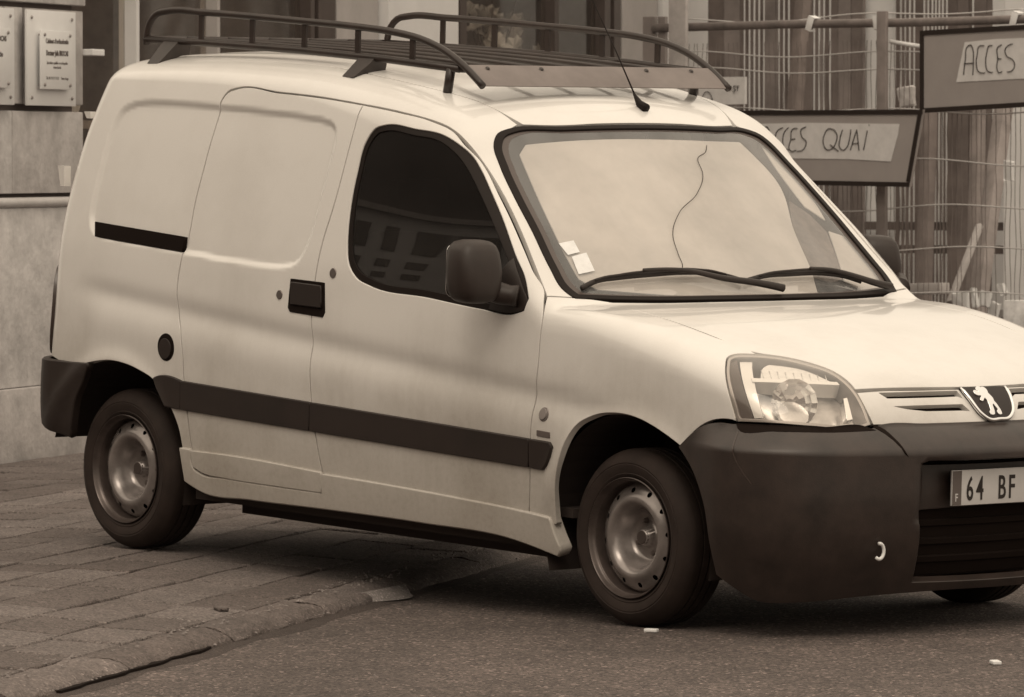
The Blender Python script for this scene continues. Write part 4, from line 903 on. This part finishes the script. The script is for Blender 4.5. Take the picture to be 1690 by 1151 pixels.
# --- grille panel with slots and the badge
gr_half=[(.675,-.478,.793),(.693,-.40,.797),(.712,-.292,.797),(.731,-.15,.797),(.738,0,.797)]
gr_out=[(x,y,z) for x,y,z in gr_half]+[(x,-y,z) for x,y,z in gr_half[::-1][1:]]+[(.757,.483,.700),(.80,.3,.700),(.82,0,.70),(.80,-.3,.700),(.757,-.483,.700)]
slot_u=[(.699,-.410,.7925),(.725,-.251,.7935),(.737,-.112,.7935),(.760,-.106,.770),(.745,-.125,.7775),(.73,-.30,.7765),(.721,-.392,.7765)]
slot_l=[(.751,-.390,.753),(.768,-.291,.754),(.783,-.124,.754),(.80,-.104,.733),(.790,-.135,.736),(.782,-.278,.737),(.767,-.345,.744)]
panel('grille',gr_out,CF,PAINT,van,off=-.001,thick=.02,holes=[slot_u,slot_l,mir(slot_u)[::-1],mir(slot_l)[::-1]],grid=.015,step=.01,gap=.001,lip=.0012,corner=50,hcorner=8)
panel('grille_backing',[(.70,-.45,.799),(.74,0,.799),(.70,.45,.799),(.74,.45,.705),(.80,0,.705),(.74,-.45,.705)],CF,MK['dark'],van,off=-.02,thick=.005,gap=0,corner=80)
sh=[(.738,-.100,.796),(.74,0,.797),(.738,.092,.796),(.765,.086,.765),(.80,.066,.722),(.814,.040,.7055),(.817,0,.7035),(.814,-.045,.704),(.80,-.072,.722),(.768,-.092,.765)]
bdg=panel('badge',sh,CF,MK['plastic'],van,off=.007,thick=.02,gap=0,grid=.012,step=.01,lip=.003)
shi=[tuple(v) for v in CF.surf(shrink(CF.to(dens(sh,.01)),.010),0)]
rimp=dens(sh[2:]+sh[:1],.008,80,closed=False); rimp=CF.surf(CF.to(rimp),0); rimp=rimp+grad(rimp)*.008
MB().tube(rimp,.0065,8,radii=[.004]*2+[.0065]*(len(rimp)-4)+[.004]*2).build('badge_rim',MK['chrome'],bdg,smooth=True)
lion=[(440,205),(452,198),(470,200),(495,212),(500,205),(485,193),(500,180),(520,174),(545,176),(562,186),(572,180),(590,182),(606,192),(610,205),(600,222),(612,240),(625,262),(622,280),(635,300),(645,325),(655,352),(655,375),(635,378),(615,370),(613,352),(630,345),(615,318),(600,298),(585,305),(580,330),(577,352),(570,372),(545,376),(525,370),(523,352),(538,345),(545,318),(548,290),(548,268),(530,252),(510,262),(500,270),(480,272),(470,262),(482,252),(505,242),(500,236),(472,232),(455,228),(442,218)]
lp=[]
for a,b_ in lion:
    y=-.069+(a-440)/215*.078; z=.7945-(b_-175)/203*.080+(a-440)/215*.002; lp.append((.80,y+.004,z))
panel('badge_lion',lp,CF,MK['chrome'],bdg,off=.0125,thick=.007,gap=0,grid=.006,step=.005,lip=.002,corner=60)
# --- front bumper
def boff(P):
    z=P[:,2]; a=.004+.072*(1-np.clip((z-.618)/.074,0,1)); a=a-.030*(1-sstep(.17,.40,z)); m_=(1-sstep(.32,.38,np.abs(P[:,1])))*(1-sstep(.575,.595,z))*sstep(.40,.43,z); a=a*(1-m_)-.008*m_
    side=sstep(.25,.55,P[:,0])                       # fades into the wheel-arch edge
    return .006+(a-.006)*side
BB=[(.282,-.852,.606),(.332,-.84,.650),(.393,-.834,.684),(.504,-.819,.692),(.615,-.76,.692),(.686,-.672,.686),(.752,-.50,.686),(.775,-.46,.697),(.80,-.3,.698),(.82,0,.698)]
BBb=[(.78,0,.200),(.765,-.20,.200),(.700,-.50,.188),(.62,-.66,.172),(.543,-.745,.172),(.49,-.78,.205),(.449,-.806,.232),(.440,-.82,.33),(.412,-.834,.435),(.360,-.845,.53)]
bump_out=BB+mir(BB)[::-1][1:]+mir(BBb)[::-1]+BBb[1:]
bump_out=BB+mir(BB)[::-1][1:]+mir(BBb)[::-1]+BBb[1:]
intake=[(.8,-.37,.430),(.8,0,.440),(.8,.37,.430),(.8,.35,.225),(.8,0,.222),(.8,-.35,.225)]
slot=[(.8,-.345,.592),(.8,0,.594),(.8,.345,.592),(.8,.345,.572),(.8,0,.570),(.8,-.345,.572)]
bp_=panel('front_bumper',bump_out,CF,MK['bumper'],van,off=boff,thick=.03,holes=[intake,slot],grid=.02,step=.015,gap=.001,lip=.004)
panel('bumper_backing',[(.8,-.42,.62),(.8,0,.62),(.8,.42,.62),(.75,.42,.21),(.75,0,.21),(.75,-.42,.21)],CF,MK['dark'],van,off=-.03,thick=.005,gap=0,corner=80)
for z in(.385,.325,.265):
    panel('intake_slat',[(.8,-.35,z+.008),(.8,0,z+.008),(.8,.35,z+.008),(.8,.35,z-.008),(.8,0,z-.008),(.8,-.35,z-.008)],CF,MK['dark'],bp_,off=-.02,thick=.02,gap=0,corner=60,grid=.05,lip=.003)
# number plate
def boxpart(name,x0,x1,y0,y1,z0,z1,M,parent,bev=0,**k): return MB().box(x0,x1,y0,y1,z0,z1,bev=bev,**k).build(name,M,parent,auto=30 if bev else None)
npl=boxpart('number_plate',.848,.856,-.233,.287,.446,.556,MK['plate'],van,bev=.002)
boxpart('plate_band',.8561,.8575,-.231,-.193,.448,.554,MK['band'],npl)
PR=(R(90),0,R(90))
for s_,y_ in(('6',-.172),('4',-.128),('B',-.034),('F',.012)):
    text(s_,'plate_character',MK['ink'],npl,(.8572,y_,.462),.104,PR,sx=.62,bold=.0012)
text('F','plate_country_letter',MK['plate'],npl,(.8580,-.221,.460),.034,PR,sx=.8,bold=.0006)
# towing eye plug in light colour
tow=MB().tube([(.822,-.520+.019*math.cos(a),.317+.024*math.sin(a)) for a in np.linspace(R(100),R(-130),14)],.0055,8)
panel('bumper_joint',[(.757,-.492,.696),(.765,-.480,.696),(.80,-.452,.655),(.81,-.426,.606),(.80,-.462,.652)],CF,MK['dark'],van,off=lambda P:boff(P)+.0012,thick=.004,gap=0,lip=.0005,corner=60,grid=.01)
panel('bumper_gap_shadow',[(.504,-.819,.695),(.616,-.761,.695),(.70,-.64,.692),(.756,-.51,.691),(.766,-.490,.680),(.70,-.655,.674),(.62,-.765,.676),(.518,-.816,.680)],CF,MK['dark'],van,off=lambda P:boff(P)+.001,thick=.004,gap=0,lip=.0005,corner=60,grid=.01)  # dark strip painted in for the shadowed gap under the headlamp
panel('bumper_joint',[(.52,-.812,.672),(.5225,-.810,.672),(.535,-.803,.60),(.572,-.775,.52),(.570,-.778,.518),(.532,-.805,.60)],CF,MK['lamp'],van,off=lambda P:boff(P)+.001,thick=.002,gap=0,lip=.0005,corner=60,grid=.01)
tp=CF.surf(CF.to(np.array([[.8,-.493,.317]])),0); tp=(tp+grad(tp)*boff(tp)[:,None])[0]
o=tow.build('towing_eye',MK['sticker'],van,smooth=True); o.location=(float(tp[0])-.822+.022,0,0)
# --- rear
def roff(P): 
    z=P[:,2]; return .012+.045*sstep(-2.98,-3.12,-(-P[:,0]))*0+.022*sstep(2.95,3.12,-P[:,0])-.015*(1-sstep(.33,.45,z))
rbh=[(-2.83,-.87,.656),(-2.95,-.86,.652),(-3.098,-.836,.653),(-3.20,-.70,.655),(-3.23,-.4,.655),(-3.24,0,.655)]
rbb=[(-3.20,0,.46),(-3.18,-.4,.455),(-3.17,-.64,.465),(-3.13,-.73,.445),(-3.06,-.79,.420),(-2.960,-.83,.388),(-2.945,-.84,.45),(-2.92,-.85,.53),(-2.87,-.86,.60)]
panel('rear_bumper',rbh+mir(rbh)[::-1][1:]+mir(rbb)[::-1]+rbb[1:],CR,MK['plastic'],van,off=roff,thick=.03,grid=.025,gap=.0,lip=.006)
rdh=[(-3.2,-.795,.67),(-3.2,-.795,.80),(-3.2,-.79,1.0),(-3.2,-.765,1.25),(-3.155,-.705,1.50),(-3.09,-.60,1.66),(-3.10,-.3,1.70),(-3.10,0,1.71)]
RD=Dir((-1,0,0),t0=1,t1=5)
panel('rear_door',rdh+mir(rdh)[::-1][1:],RD,PAINT,van,thick=.02,grid=.03,gap=.003)
for s in(-1,1):
    tl=[(-3.17,-.80,.99),(-3.20,-.77,.99),(-3.22,-.74,.94),(-3.22,-.74,.70),(-3.19,-.77,.672),(-3.165,-.80,.675),(-3.145,-.815,.72),(-3.145,-.815,.95)]
    panel('tail_light',tl,Dir((-1,-.8,0),t0=-.5,t1=2,o=(-2.6,-.3,0)),MK['lamp'],van,off=.012,thick=.02,mirror=False if s==-1 else 'only',grid=.03,gap=0,corner=60)
for z,x,y,hh in((1.31,-3.145,-.775,.036),(1.53,-3.075,-.715,.012)):
    b=MB(); b.add([(x-.018,y-.010,z+hh),(x+.02,y-.010,z+hh),(x+.02,y+.02,z+hh),(x-.018,y+.02,z+hh),(x-.004,y-.008,z-hh),(x+.02,y-.008,z-hh),(x+.02,y+.02,z-hh),(x-.004,y+.02,z-hh)],[(0,1,2,3),(4,7,6,5),(0,4,5,1),(1,5,6,2),(2,6,7,3),(3,7,4,0)]); b.build('door_hinge',PAINT,van)
# --- wheels
tyre_prof=[(.178,.0),(.186,-.004),(.196,-.010),(.215,-.014),(.240,-.012),(.258,-.006),(.270,.004),(.2775,.014),(.2805,.026),(.2815,.045)]
tyre_prof=[(r,-h-.0) for r,h in tyre_prof]
tyre_prof=[(.178,.012),(.188,.004),(.198,-.004),(.203,-.006),(.205,-.004),(.220,-.009),(.232,-.010),(.234,-.008),(.238,-.0095),(.252,-.004),(.262,.004),(.2705,.014),(.2765,.022),(.2795,.030)]
tr=[(.2800,.032),(.2815,.045),(.2815,.056),(.274,.057),(.274,.063),(.2818,.064),(.2820,.085),(.274,.086),(.274,.092),(.2820,.093),(.2818,.114),(.274,.115),(.274,.121),(.2815,.122),(.2812,.138),(.2795,.150)]
full=tyre_prof+tr+[(.270,.166),(.250,.180),(.220,.188),(.195,.182),(.178,.170)]
def depth(r):
    return np.interp(r,[0,.026,.028,.045,.066,.078,.088,.098,.108,.120,.132,.143,.156,.166,.1755],[.050,.050,.084,.090,.090,.084,.062,.034,.0185,.0125,.0165,.025,.032,.039,.056])
def make_wheel(x,y,side,steer=0):
    wh=empty('wheel',(x,y,.295),(0,random.uniform(0,6.28),steer if side<0 else math.pi+steer),van)
    MB().lathe(full,96).build('tyre',MK['tyre'],wh,auto=40)
    MB().lathe([(.178,.012),(.186,.004),(.1905,-.003),(.1915,-.008),(.1895,-.0095),(.1870,-.006),(.1850,.002),(.1815,.007),(.1785,.012),(.1775,.030),(.1765,.052),(.168,.060),(.160,.070),(.158,.150),(.175,.165)],80).build('rim',MK['rim'],wh,auto=60)
    # pressed disc with twelve vent holes
    loops=[[(.1755*math.cos(a),.1755*math.sin(a)) for a in np.linspace(0,2*math.pi,72,endpoint=False)]]
    for k in range(12):
        c_=2*math.pi*k/12; loops.append([(.150*math.cos(c_)+.0085*math.cos(a),.150*math.sin(c_)+.0085*math.sin(a)) for a in np.linspace(0,2*math.pi,12,endpoint=False)])
    loops=[np.array(l) for l in loops]
    pts=[]
    for r_ in (.0,.012,.024,.0275,.033,.045,.058,.070,.076,.083,.092,.099,.105,.112,.120,.128,.134,.140,.145,.150,.156,.162,.166,.171):
        n_=max(1,int(2*math.pi*r_/.011)); 
        for k in range(n_):
            a=2*math.pi*(k+.5*(int(r_*1000)%2))/n_; pts.append((r_*math.cos(a),r_*math.sin(a)))
    pts=np.array(pts); k=np.ones(len(pts),bool)
    for l in loops[1:]: k&=~inpoly(pts,l)&(polydist(pts,l)>.003)
    pts=pts[k]; allp=np.concatenate(loops+[pts]); ed=[];b=0
    for l in loops: ed+=[(b+i,b+(i+1)%len(l)) for i in range(len(l))]; b+=len(l)
    r=delaunay_2d_cdt([Vector(p) for p in allp],ed,[],0,1e-7)
    V2=np.array([tuple(v) for v in r[0]]); T=np.array([f for f in r[2] if len(f)==3]); c_=V2[T].mean(1); k=inpoly(c_,loops[0])
    for l in loops[1:]: k&=~inpoly(c_,l)
    rr=np.hypot(V2[:,0],V2[:,1]); V=np.stack([V2[:,0],depth(rr),V2[:,1]],1)
    me=mesh_from('wheel_disc',V,T[k]); bm=bmesh.new(); bm.from_mesh(me); bmesh.ops.recalc_face_normals(bm,faces=bm.faces[:]); bm.to_mesh(me); bm.free()
    d=link('wheel_disc',me,MK['steel'],wh,True)
    MB().lathe([(0,.048),(.020,.048),(.0245,.054),(.0255,.088)],32).build('hub_cap',MK['interior'],wh,auto=40)
    for k in range(4):
        a=math.pi/4+k*math.pi/2; b=MB().lathe([(0,-.016),(.007,-.016),(.0095,-.012),(.0105,0)],6); o=b.build('wheel_bolt',MK['frit'],wh,auto=30); o.location=(.054*math.cos(a),.090,.054*math.sin(a))
    MB().lathe([(0,.095),(.150,.095),(.150,.105)],40).build('brake_drum',MK['dark'],wh)
    return wh
make_wheel(0,-.800,-1); make_wheel(-2.693,-.800,-1); make_wheel(0,.800,1); make_wheel(-2.693,.800,1)
# arch liners
for cx,rad,a_e in((.02,.395,200),(-2.70,.395,168)):
    for s in(-1,1):
        b=MB(); n=24; V=[];Fc=[]
        for i in range(n+1):
            a=R(-14+(a_e+14)*i/n); 
            for y in(.86-.03,.42): V.append((cx+rad*math.cos(a),s*y,.295+rad*math.sin(a)))
        for i in range(n): Fc.append((2*i,2*i+1,2*i+3,2*i+2))
        b.add(V,Fc); 
        V2=[(cx,s*.42,.295)]+[(cx+rad*math.cos(R(-14+(a_e+14)*i/n)),s*.42,.295+rad*math.sin(R(-14+(a_e+14)*i/n))) for i in range(n+1)]
        b.add(V2,[(0,i+1,i+2) for i in range(n)]); b.build('arch_liner',MK['under'],van)
# underbody
ub=MB(); ub.box(-2.28,-.45,-.80,.80,.225,.30); ub.box(-3.10,-2.2,-.40,.40,.26,.36); ub.box(-.46,.62,-.40,.40,.20,.33); ub.box(-2.25,-.5,-.62,-.50,.17,.23); ub.box(-2.6,.2,-.05,.08,.15,.22)
ub.build('underbody',MK['under'],van)
MB().tube([(-2.693,-.7,.295),(-2.693,.7,.295)],.035,12).build('rear_axle',MK['under'],van)
# interior
it=MB(); it.box(-.75,-.40,-.70,.70,.55,.985,bev=.03); it.build('dashboard',MK['interior'],van)
for s in(-1,1):
    st=MB(); st.box(-1.45,-1.0,s*.38-.24,s*.38+.24,.45,.62,bev=.04); 
    q=Matrix.Translation(Vector((-1.45,s*.38,.62)))@Matrix.Rotation(R(-14),4,'Y'); st.box(-.06,.06,-.23,.23,0,.58,M=q,bev=.04); st.box(-.045,.045,-.12,.12,.60,.76,M=q,bev=.03)
    st.build('seat',MK['seat'],van,auto=40)
MB().box(-1.66,-1.62,-.66,.66,.35,1.52).build('bulkhead',MK['interior'],van)
MB().box(-1.62,-.3,-.78,.78,.33,.36).build('cabin_floor',MK['interior'],van)
sw=MB().tube([(-.80+.07*math.sin(a),.38+.18*math.cos(a),.98+.16*math.sin(a)) for a in np.linspace(0,2*math.pi,28,endpoint=False)],.014,8,closed=True); sw.build('steering_wheel',MK['interior'],van,smooth=True)
sky_reflection=[(-.898,-.504,1.509),(-.865,-.2,1.518),(-.855,.054,1.519),(-.870,.287,1.515),(-.90,.45,1.512),(-.779,.50,1.402),(-.557,.40,1.228),(-.394,.338,1.091),(-.330,.30,1.045),(-.330,-.3,1.045),(-.410,-.60,1.06),(-.453,-.640,1.095),(-.545,-.628,1.178),(-.725,-.590,1.347),(-.874,-.548,1.480)]  # pale sheets behind the glass, shaped as the sky reflection on the screen
panel('sky_reflection_sheet',sky_reflection,WSD,MK['sky_reflection'],van,off=-.012,thick=.004,gap=0,grid=.03)
panel('dark_reflection_patch',[(-.690,.500,1.325),(-.655,.560,1.285),(-.600,.590,1.225),(-.50,.545,1.155),(-.409,.491,1.082),(-.385,.42,1.075),(-.394,.338,1.091),(-.557,.405,1.228)],WSD,MK['reflection_dark'],van,off=-.016,thick=.004,gap=0,grid=.03,corner=25)  # dark patch painted in between the pale reflection sheets
panel('sky_reflection_patch',[(-.600,.600,1.225),(-.601,.668,1.207),(-.537,.690,1.148),(-.408,.695,1.04),(-.372,.64,1.036),(-.374,.56,1.04),(-.40,.490,1.075),(-.49,.545,1.15)],WSD,MK['sky_reflection'],van,off=-.012,thick=.004,gap=0,grid=.03,corner=25)
panel('sky_reflection_patch',[(-.930,.580,1.510),(-.925,.612,1.500),(-.835,.648,1.41),(-.646,.625,1.265),(-.68,.562,1.311),(-.818,.560,1.421)],WSD,MK['sky_reflection'],van,off=-.012,thick=.004,gap=0,grid=.03,corner=25)
# --- door mirrors
def make_mirror(side,parent):
    q=Matrix.Translation(Vector((-.60,side*.965,1.105)))@Matrix.Rotation(R(8*side),4,'Z') if side<0 else Matrix.Translation(Vector((-.66,.885,1.10)))@Matrix.Rotation(R(62),4,'Z')
    bm=bmesh.new(); bmesh.ops.create_cube(bm,size=1)
    bmesh.ops.subdivide_edges(bm,edges=bm.edges[:],cuts=5,use_grid_fill=True)
    for v in bm.verts:
        p=v.co*2; # superellipsoid, flat at the rear face
        l=(abs(p.x)**4+abs(p.y)**4+abs(p.z)**4)**.25
        p=p/max(l,1e-6)
        x=p.x*.070; y=p.y*.082; z=p.z*.102
        if p.x<-.5: x=max(x,-.052)
        y*=1-.10*max(p.z,0); y*=1-.06*max(-p.z,0)
        if p.z>0: x=x-.012*p.z
        v.co=q@Vector((x,y,z))
    me=bpy.data.meshes.new('mirror_housing'); bm.to_mesh(me); bm.free(); hs=link('wing_mirror',me,MK['mirror'],parent,True)
    g=MB(); g.prism(rrect(-.070,.070,-.085,.085,.025),.003,q@Matrix.Translation(Vector((-.055,0,0)))@Matrix.Rotation(R(-90),4,'Y')@Matrix.Rotation(R(90),4,'Z')); g.build('mirror_glass',MK['chrome'],hs)
    a=MB(); a.tube([(-.585,side*.90,1.045),(-.56,side*.885,1.035),(-.535,side*.865,1.03),(-.515,side*.850,1.028)],.03,12,radii=[.038,.036,.033,.036]); a.build('mirror_arm',MK['mirror'],hs,smooth=True)
make_mirror(-1,ds[0]); make_mirror(1,ds[1])
# --- wipers
def wiper(pts,arm):
    p=dens(pts,.02,80,closed=False); s=WSD.surf(WSD.to(p),0); n=grad(s)
    b=MB(); b.tube(s+n*.010,.006,6,flat=1.6); w_=b.build('wiper',MK['plastic'],van,smooth=True)
    fr=[]; k=len(s); 
    idx=np.linspace(int(k*.12),int(k*.88),24).astype(int); lift=.012*np.sin(np.linspace(0,math.pi,24))
    b=MB(); b.tube([s[i]+n[i]*(.016+l) for i,l in zip(idx,lift)],.0045,6); b.build('wiper_bridge',MK['plastic'],w_,smooth=True)
    p=dens(arm,.02,80,closed=False); a_=WSD.surf(WSD.to(p),0); na=grad(a_); h=np.linspace(.034,.022,len(a_))
    b=MB(); b.tube(a_+na*h[:,None],.008,8,radii=list(np.linspace(.006,.013,len(a_)))); b.build('wiper_arm',MK['plastic'],w_,smooth=True)
wiper([(-.415,-.673,1.049),(-.423,-.597,1.073),(-.415,-.519,1.082),(-.402,-.395,1.091),(-.39,-.247,1.097),(-.375,-.128,1.091),(-.346,-.033,1.067)],[(-.405,-.43,1.09),(-.385,-.247,1.08),(-.345,-.12,1.064),(-.326,.0,1.051),(-.30,.10,1.035)])
wiper([(-.350,-.008,1.068),(-.364,.077,1.082),(-.374,.195,1.086),(-.393,.378,1.084),(-.395,.492,1.069),(-.389,.538,1.056)],[(-.380,.28,1.088),(-.390,.40,1.08),(-.385,.50,1.06),(-.372,.60,1.04),(-.375,.66,1.03)])
# --- aerial
a0=np.array([-1.0,.075,1.625]); a0=TOP.surf(TOP.to(a0[None]),0)[0]
ab=MB(); ab.tube([a0+[.035,0,-.003],a0+[0,0,.012],a0+[-.03,0,.045]],.012,10,radii=[.016,.013,.004]); an=ab.build('aerial_base',MK['seal'],van,smooth=True)
MB().tube([a0+[-.025,0,.04],a0+[-.10,-.02,.18],a0+[-.20,-.05,.36],a0+[-.27,-.07,.47]],.002,6,radii=[.003,.0022,.0018,.0014]).build('aerial_rod',MK['seal'],an,smooth=True)
# --- roof rack
rk=empty('roof_rack',(0,0,0),(0,0,0),van)
YR=.55
rail=[(-2.962,1.785),(-2.960,1.82),(-2.945,1.862),(-2.905,1.895),(-2.84,1.907),(-2.612,1.905),(-2.33,1.896),(-2.055,1.885),(-1.719,1.870),(-1.554,1.858),(-1.391,1.834),(-1.277,1.800),(-1.164,1.745),(-1.077,1.688)]
low=[(-2.968,1.806),(-2.609,1.799),(-2.05,1.785),(-1.583,1.765),(-1.20,1.742)]
def lowz(x): return float(np.interp(x,[p[0] for p in low],[p[1] for p in low]))
def topz(x): return float(np.interp(x,[p[0] for p in rail],[p[1] for p in rail]))
for s in(-1,1):
    pp=dens([(x,s*YR,z) for x,z in rail],.03,80,closed=False); MB().tube(pp,.0125,12).build('rack_rail',MK['rack'],rk,smooth=True)
    MB().tube([(x,s*YR,z) for x,z in low],.013,12).build('rack_rail',MK['rack'],rk,smooth=True)
    for i in range(5):
        x=-2.637+i*.2965; MB().box(x-.012,x+.012,s*YR-.004,s*YR+.004,lowz(x),topz(x)).build('rack_post',MK['rack'],rk)
for y in(-.37,-.185,0,.185,.37):
    MB().tube([(x,y,lowz(x)+.004) for x in(-2.965,-2.6,-2.05,-1.6,-1.2)],.0085,8).build('rack_slat',MK['rack'],rk,smooth=True)
for x in(-2.965,-1.205):
    MB().tube([(x,-YR,lowz(x)),(x,YR,lowz(x))],.013,10).build('rack_crossbar',MK['rack'],rk,smooth=True)
def foot(x,s,w_=.06,lean=.0):
    zt=lowz(x)-.008; 
    ysurf=.622; zs=float(TOP.surf(TOP.to(np.array([[x,s*ysurf,0]])),0)[0][2])
    b=MB(); 
    V=[]
    for yy,zz,ww in((YR-.055,zt+.01,w_*.8),(YR+.005,zt+.012,w_),(YR+.03,zt-.012,w_),(ysurf+.02,zs-.006,w_*.75),(ysurf-.035,zs+.004,w_*.75),(YR-.01,zt-.045,w_*.7),(YR-.05,zt-.04,w_*.65)):
        for q in(-1,1): V.append((x+q*ww/2,s*yy,zz))
    n=7; Fc=[tuple(2*i for i in range(n)),tuple(2*i+1 for i in range(n))[::-1]]+[(2*i,2*((i+1)%n),2*((i+1)%n)+1,2*i+1) for i in range(n)]
    b.add(V,Fc); b.build('rack_foot',MK['rack'],rk,auto=30)
for s in(-1,1):
    foot(-2.80,s,.085); foot(-1.685,s,.085)
    zf=float(TOP.surf(TOP.to(np.array([[-1.255,s*YR,0]])),0)[0][2])
    MB().tube([(-1.245,s*YR,lowz(-1.22)),(-1.262,s*YR,zf-.004)],.016,8).build('rack_foot',MK['rack'],rk,smooth=True)
# wind deflector plate between the front rails
dz=Matrix(); b=MB()
V=[]; 
p0=Vector((-1.175,0,1.757)); p1=Vector((-1.077,0,1.690))
nrm=Vector((p1.z-p0.z,0,-(p1.x-p0.x))).normalized(); nrm=-nrm if nrm.z<0 else nrm
pl=[]
for t in np.linspace(0,1,6):
    c_=p0.lerp(p1,t)+nrm*.004*math.sin(math.pi*t)
    for yy in np.linspace(-YR,YR,12): 
        V.append((c_.x,yy*(.985+.0*t),c_.z)); 
Fc=[(i*12+j,i*12+j+1,(i+1)*12+j+1,(i+1)*12+j) for i in range(5) for j in range(11)]
n0=len(V); V+=[tuple(Vector(v)-nrm*.003) for v in V]; Fc+=[tuple(i+n0 for i in f)[::-1] for f in Fc]
edge=[j for j in range(12)]+[i*12+11 for i in range(1,6)]+[60+j for j in range(10,-1,-1)]+[i*12 for i in range(4,0,-1)]
Fc+=[(edge[i],edge[(i+1)%len(edge)],edge[(i+1)%len(edge)]+n0,edge[i]+n0) for i in range(len(edge))]
b.add(V,Fc); wd=b.build('wind_deflector',MK['alu'],rk,auto=40)
for y in(-.47,-.235,.235,.44):
    c_=p0.lerp(p1,.22)+nrm*.006; MB().lathe([(0,.004),(.006,.003),(.009,0)],8).build('deflector_bolt',MK['rack'],wd).matrix_basis=Matrix.Translation((c_.x,y,c_.z))@nrm.to_track_quat('Y','Z').to_matrix().to_4x4()
